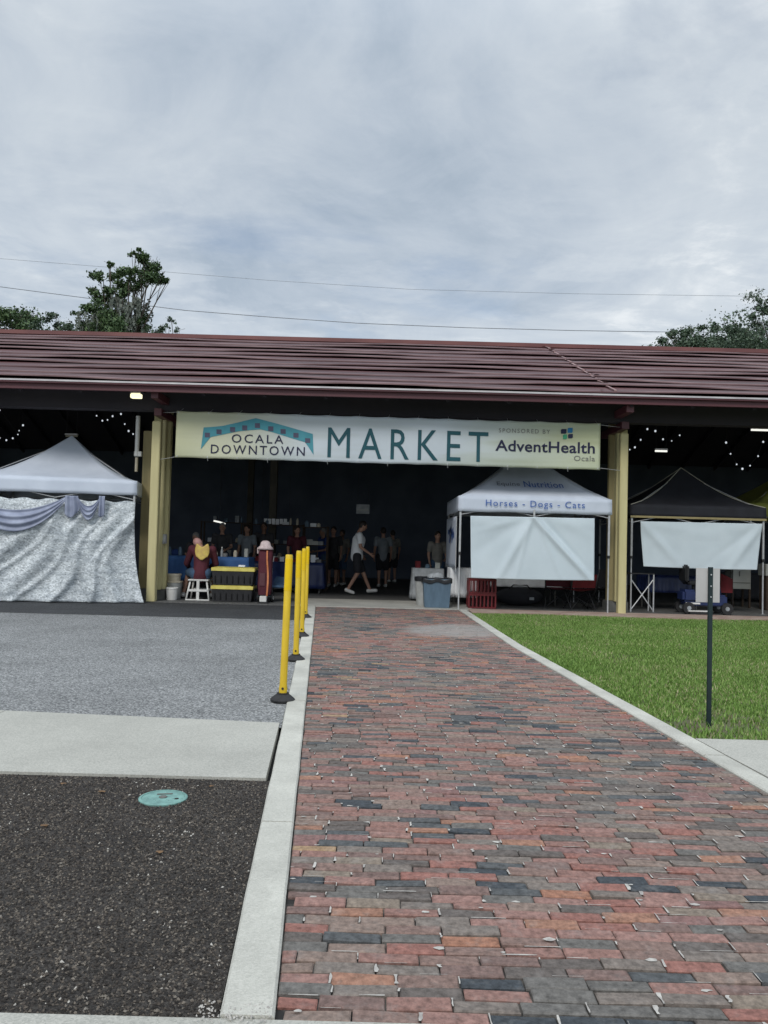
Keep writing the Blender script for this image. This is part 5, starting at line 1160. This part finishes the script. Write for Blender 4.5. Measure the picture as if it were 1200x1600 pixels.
# low white tray in front of the scooter, red bag behind
p = at(1092, 957, 16.75); t = thing('floor_tray', 'low white tray on the floor in front of the blue scooter', 'tray', (p.x, 16.74, .018)); MB().box(-.24, .24, -.06, .06, .05, .075).build('tray_top', 'whiteplastic', t, bevel=.006); MB().box(-.20,.22,-.05,.05,0,.049).build('tray_base', 'rubber', t)
p = at(1134, 930, 17.6); t = thing('tote_bag', 'red cloth bag hanging beside the blue scooter', 'bag', (p.x, 17.6, FL)); MB().grid(lambda u, v: (-.12+.27*u-.14*v*(1-u)*0, -.04*math.sin(u*3.14), .42+.42*v-.12*u*v), 8, 8).build('bag_front', 'redcloth', t, 'all'); MB().tube([(-.13, .03, 0), (-.13, .03, 1.25), (.16, .03, 1.25), (.16,.03,0)], .012, 8).build('rack', 'blackplastic', t, 'all')
# off-white cabinets to the right
p, q = at(1138, 920, 19.2), at(1167, 920, 19.2)
t = thing('display_cabinet', 'off-white cabinet on dark legs behind the blue scooter', 'cabinet', ((p.x+q.x)/2, 19.2, FL)); w = (q.x-p.x)/2; zb_ = p.z
MB().box(-w, w, -.2, .2, zb_, zb_+.62).build('cabinet_body', 'cabinet', t, bevel=.01); MB().box(-w+.02, w-.02, -.215, -.2005, zb_+.14, zb_+.155).box(-.06, -.04, -.216, -.2005, zb_+.3, zb_+.42).build('door_trim', 'pier', t)
MB().box(-w, -w+.04, -.2, -.16, 0, zb_-.001).box(w-.04, w, -.2, -.16, 0, zb_-.001).box(-w, -w+.04, .16, .2, 0, zb_-.001).box(w-.04, w, .16, .2, 0, zb_-.001).build('legs', 'wood', t)
p = at(1196, 890, 18.6); t = thing('display_cabinet', 'small pale box on a dark stand at the right edge of the hall', 'cabinet', (p.x+.12, 18.6, FL)); z_ = at(1190, 900, 18.6).z
MB().box(-.2, .3, -.2, .2, z_, z_+.27).build('cabinet_body', 'cabinet', t, bevel=.01); MB().box(-.18, .28, -.18, .18, 0, z_-.002).build('stand', 'wood', t, bevel=.01)
# a folding table with goods beside the scooter
p = at(1045, 930, 18.2); table('dark covered table under the black tent', p.x, 18.2, 1.2, .7, .74, 'navy', skirt=.5)
p = at(1158, 930, 21.5); table('dark covered table beyond the cabinets', p.x+.2, 21.5, 1.8, .7, .74, 'blackcloth', skirt=.9)
# deeper in the hall: goods racks with cards and small pale wares
def rack(lab, px, Y, w, h_, seed, n_items=12):
    rr = random.Random(seed); p = at(px, 900, Y); t = thing('goods_rack', lab, 'rack', (p.x, Y, FL), 0, 'racks of goods deep in the hall')
    mb = MB()
    for x_ in (-w/2, w/2):
        for y_ in (-.2, .2): mb.box(x_-.02, x_+.02, y_-.02, y_+.02, 0, h_)
    mb.build('frame', 'wood', t)
    for i, z_ in enumerate((.35, .8, 1.2, h_-.02)): MB().box(-w/2+.021, w/2-.021, -.18, .18, z_-.02, z_).build('shelf', 'wood', t)
    return t, p
ORD = ['', 'first', 'second', 'third', 'fourth', 'fifth', 'sixth', 'seventh', 'eighth', 'ninth', 'tenth', 'eleventh']
def goods(p, Y, w, h_, seed, where):
    rr = random.Random(seed); used = []
    kinds = [('card', 'small white price card', 'card', 'tee'), ('box', 'small pale box', 'box', 'cabinet'), ('jar', 'small tan jar', 'jar', 'cream'), ('box', 'small grey box', 'box', 'grey'), ('jar', 'small bluish jar', 'jar', 'bin')]
    for z_ in (.35, .8, 1.2, h_-.02):
        x_ = -w/2+.1
        while x_ < w/2-.12:
            kd = rr.choice(kinds); x_ += rr.uniform(.10, .34)
            if x_ > w/2-.1: break
            a_, b_ = rr.uniform(.03, .07), rr.uniform(.08, .2)
            lv = {.35: 'bottom', .8: 'second', 1.2: 'third'}.get(z_, 'top'); cnt = cnt+1 if used and used[-1] == z_ else 1; used.append(z_)
            mb = MB()
            if kd[0] == 'jar': mb.lathe([(a_, 0), (a_, b_*.7), (a_*.6, b_*.85), (a_*.6, b_), (.001, b_)], n=12)
            elif kd[0] == 'card': mb.box(-a_*1.3, a_*1.3, -.004, .004, 0, b_*.7, Matrix.Rotation(R(-12), 4, 'X')).box(-a_*.5, a_*.5, .0, .03, 0, .006)
            else: mb.box(-a_*1.3, a_*1.3, -a_, a_, 0, b_, Matrix.Rotation(rr.uniform(-.3,.3), 4, 'Z'))
            o = mb.build(kd[0], kd[3], None, bevel=0 if kd[0] != 'box' else .004); o.location = (p.x+x_, Y-.1, FL+z_+.001)
            tag(o, f"{kd[1]}, {ORD[cnt]} from left on the {lv} shelf, {where}", kd[2], 'small goods on the racks deep in the hall')
for lab, px, Y, w, h_, sd in (('wide dark goods rack behind the burgundy bag cart', 425, 22.2, 1.7, 1.75, 3), ('dark goods rack left of the couple', 484, 21.4, .9, 1.7, 5), ('dark goods rack behind the tall bottle on the blue table', 352, 23.4, 1.4, 1.8, 7)):
    t, p = rack(lab, px, Y, w, h_, sd); goods(p, Y, w, h_, sd, {3: 'rack behind the bag', 5: 'rack left of the couple', 7: 'rack behind the bottle'}[sd])
table('dark covered table in front of the goods racks', at(450, 905, 20.4).x, 20.4, 1.8, .7, .76, 'navy', skirt=.85)
rr_ = random.Random(21)
for tx, ty, tw, th, n_, tl_ in ((at(450, 905, 20.4).x, 20.4, 1.8, .76, 11, 'dark table in front of the racks'), (at(322, 900, 18.1).x, 18.1, 2.0, at(350, 871, 18.1).z, 8, 'blue table'), (at(668, 880, 18.9).x, 18.9, .7, .74, 3, 'grey draped table')):
    for i in range(n_):
        x_ = tx-tw/2+.12+(tw-.24)*i/(n_-1); kd, m_, wd = rr_.choice([('box', 'cabinet', 'pale'), ('box', 'redcloth', 'dark red'), ('jar', 'cream', 'tan'), ('jar', 'bin', 'blue-grey'), ('box', 'greyprint', 'grey'), ('box', 'tee', 'white')])
        a_, b_ = rr_.uniform(.035, .06), rr_.uniform(.07, .2); mb = MB()
        if kd == 'jar': mb.lathe([(a_, 0), (a_, b_*.7), (a_*.7, b_*.85), (a_*.7, b_), (.001, b_)], n=12)
        else: mb.box(-a_, a_, -a_*.8, a_*.8, 0, b_, Matrix.Rotation(rr_.uniform(-.4, .4), 4, 'Z'))
        o = mb.build(kd, m_, None); o.location = (x_, ty+(.1 if tl_ == 'blue table' else -.1)+rr_.uniform(-.06, .06), FL+th+.008)
        tag(o, f'small {wd} {kd}, {ORD[i+1]} from left along the {tl_}', kd, 'small goods standing on the vendor tables')
# small lit lamp clusters and hanging cards
for px0, px1, py, Y, lab in ((334, 352, 815.5, 22.0, 'bright white sign board lamp left in the hall'), (412, 449, 813, 22.05, 'row of small white hanging cards above the goods rack')):
    a_, b_ = at(px0, py, Y), at(px1, py, Y); t = thing('hanging_cards' if px0 > 400 else 'clip_lamp', lab, 'cards' if px0 > 400 else 'lamp', (a_.x, Y, a_.z)); w = b_.x-a_.x
    if px0 > 400:
        for i in range(6): x_ = w*(i+.5)/6; MB().box(x_-.045, x_+.045, -.004, .004, -.07-random.random()*.04, .05, Matrix.Rotation(random.uniform(-.02,.02), 4, 'Y')).build('card', 'bulb' if False else 'tee', t)
        MB().tube([(-.05, 0, .055), (w+.05, 0, .055)], .005, 6).tube([(-.05, 0, .055), (-.05, 0, 1.6)], .004, 5).tube([(w+.05, 0, .055), (w+.05, 0, 1.6)], .004, 5).build('wire', 'blackplastic', t)
    else:
        MB().tube([(0, 0, .03), (w*.5, 0, 0), (w, 0, -.05)], .022, 8).build('tube', 'tube', t, 'all'); MB().tube([(w*.5, 0, .02), (w*.5, .05, 1.9)], .006, 6).build('hanger', 'blackplastic', t)
a_, b_ = at(557, 788, 21), at(577, 803, 21)
t = thing('hanging_sign', 'small grey sign with a pale stripe hanging above the walking man', 'sign', ((a_.x+b_.x)/2, 21, b_.z)); w = (b_.x-a_.x)/2; h_ = a_.z-b_.z
MB().box(-w, w, -.01, .01, 0, h_).build('board', 'grey', t, bevel=.003); MB().box(-w+.02, w-.02, -.013, -.0105, h_*.35, h_*.47).build('stripe', 'cabinet', t)
for q in (-1, 1): MB().tube([(q*w*.8, 0, h_), (q*w*.8, 0, h_+2.2)], .004, 5).build('hanger', 'blackplastic', t)
# wall fixture on the left column
c = at(258, 842, 17.05); t = thing('tap_box', 'small pale tap box on the right side of the left column', 'box', (c.x, 17.02, c.z)); MB().box(-.035, .035, -.06, .06, -.10, .10).build('box_body', 'legmetal', t, bevel=.008); MB().tube([(0,-.06,-.05), (0,-.12,-.05), (0,-.12,-.11)], .012, 8).build('spout', 'legmetal', t, 'all')
# ------------------------------------------------------------------ sky and sun
w = bpy.data.worlds.new('World'); SC.world = w; w.use_nodes = True; n = w.node_tree.nodes; l = w.node_tree.links
bg = n['Background']; SUN_EL, SUN_AZ = R(40), R(200)
sky = n.new('ShaderNodeTexSky'); sky.sky_type = 'NISHITA'; sky.sun_disc = False; sky.sun_elevation = SUN_EL; sky.sun_rotation = SUN_AZ
tc = n.new('ShaderNodeTexCoord'); sp = n.new('ShaderNodeSeparateXYZ'); l.new(tc.outputs['Generated'], sp.inputs[0])
zz = N(n, 'ShaderNodeMath', operation='ADD'); l.new(sp.outputs[2], zz.inputs[0]); zz.inputs[1].default_value = .10
zm_ = N(n, 'ShaderNodeMath', operation='MAXIMUM'); l.new(zz.outputs[0], zm_.inputs[0]); zm_.inputs[1].default_value = .05
dv = N(n, 'ShaderNodeVectorMath', operation='SCALE'); iv = N(n, 'ShaderNodeMath', operation='DIVIDE'); iv.inputs[0].default_value = 1; l.new(zm_.outputs[0], iv.inputs[1]); l.new(tc.outputs['Generated'], dv.inputs[0]); l.new(iv.outputs[0], dv.inputs['Scale'])
def skn(scale, detail, rough, loc, dist=0, sc=(1,1,1)):
    mp = n.new('ShaderNodeMapping'); mp.inputs['Location'].default_value = loc; mp.inputs['Scale'].default_value = sc; l.new(dv.outputs[0], mp.inputs[0])
    x = N(n, 'ShaderNodeTexNoise', Scale=scale, Detail=detail, Roughness=rough, Distortion=dist); l.new(mp.outputs[0], x.inputs['Vector']); return x
n1 = skn(.9, 10, .58, (3.1, .4, 0), .6, (1, .8, 1)); n2 = skn(2.6, 10, .64, (7.7, 2.3, 4), .8); 
mixf = N(n, 'ShaderNodeMath', operation='MULTIPLY_ADD'); l.new(n2.outputs['Fac'], mixf.inputs[0]); mixf.inputs[1].default_value = .42; l.new(n1.outputs['Fac'], mixf.inputs[2])
r = ramp(n, [(.47, (.36,.43,.515)), (.57, (.43,.495,.575)), (.66, (.49,.55,.62)), (.77, (.555,.61,.667)), (.88, (.70,.74,.775))])
pf = skn(3.6, 12, .62, (2.2, 9.1, 1), .3, (.8, 1.3, 1)); pr_ = n.new('ShaderNodeMapRange'); l.new(pf.outputs['Fac'], pr_.inputs[0]); pr_.inputs[1].default_value = .50; pr_.inputs[2].default_value = .60; pr_.inputs[3].default_value = -.05; pr_.inputs[4].default_value = .10
lo_ = n.new('ShaderNodeMapRange'); l.new(sp.outputs[2], lo_.inputs[0]); lo_.inputs[1].default_value = .16; lo_.inputs[2].default_value = .40; lo_.inputs[3].default_value = 1; lo_.inputs[4].default_value = .25
pm_ = N(n, 'ShaderNodeMath', operation='MULTIPLY_ADD'); l.new(pr_.outputs[0], pm_.inputs[0]); l.new(lo_.outputs[0], pm_.inputs[1]); l.new(mixf.outputs[0], pm_.inputs[2]); l.new(pm_.outputs[0], r.inputs[0])
br_ = N(n, 'ShaderNodeVectorMath', operation='SCALE'); l.new(r.outputs[0], br_.inputs[0]); br_.inputs['Scale'].default_value = 10.0
cov = skn(1.3, 7, .6, (1.0, 5.2, 2), .4); cr = ramp(n, [(.30, (.62,)*3), (.46, (1,)*3)]); l.new(cov.outputs['Fac'], cr.inputs[0])
mx = N(n, 'ShaderNodeMix', data_type='RGBA'); l.new(cr.outputs[0], mx.inputs[0]); l.new(sky.outputs[0], mx.inputs[6]); l.new(br_.outputs[0], mx.inputs[7])
zb_ = n.new('ShaderNodeMapRange'); zb_.interpolation_type = 'SMOOTHSTEP'; l.new(sp.outputs[2], zb_.inputs[0]); zb_.inputs[1].default_value = .5; zb_.inputs[2].default_value = 1; zb_.inputs[3].default_value = 1; zb_.inputs[4].default_value = 2.4
lw = n.new('ShaderNodeMapRange'); l.new(sp.outputs[2], lw.inputs[0]); lw.inputs[1].default_value = .12; lw.inputs[2].default_value = .42; lw.inputs[3].default_value = 1.10; lw.inputs[4].default_value = 1
l_ = N(n, 'ShaderNodeMath', operation='MULTIPLY'); l.new(zb_.outputs[0], l_.inputs[0]); l.new(lw.outputs[0], l_.inputs[1]); zb_ = l_
zs_ = N(n, 'ShaderNodeVectorMath', operation='SCALE'); l.new(mx.outputs[2], zs_.inputs[0]); l.new(zb_.outputs[0], zs_.inputs['Scale']); l.new(zs_.outputs[0], bg.inputs[0]); bg.inputs[1].default_value = .10
sn = bpy.data.lights.new('sun', 'SUN'); sn.energy = 1.3; sn.angle = R(18); sn.color = (1, .96, .9)
so = bpy.data.objects.new('sun', sn); COL.objects.link(so); so.location = (0, -20, 40)
d = Vector((math.sin(SUN_AZ)*math.cos(SUN_EL), math.cos(SUN_AZ)*math.cos(SUN_EL), math.sin(SUN_EL)))
so.rotation_euler = d.to_track_quat('Z', 'Y').to_euler()
vs_ = SC.view_settings; vs_.view_transform = 'Standard'; vs_.look = 'None'; vs_.exposure = .15; vs_.gamma = 1; vs_.use_curve_mapping = False
SC.cycles.max_bounces = 6; SC.cycles.diffuse_bounces = 3; SC.cycles.use_denoising = True
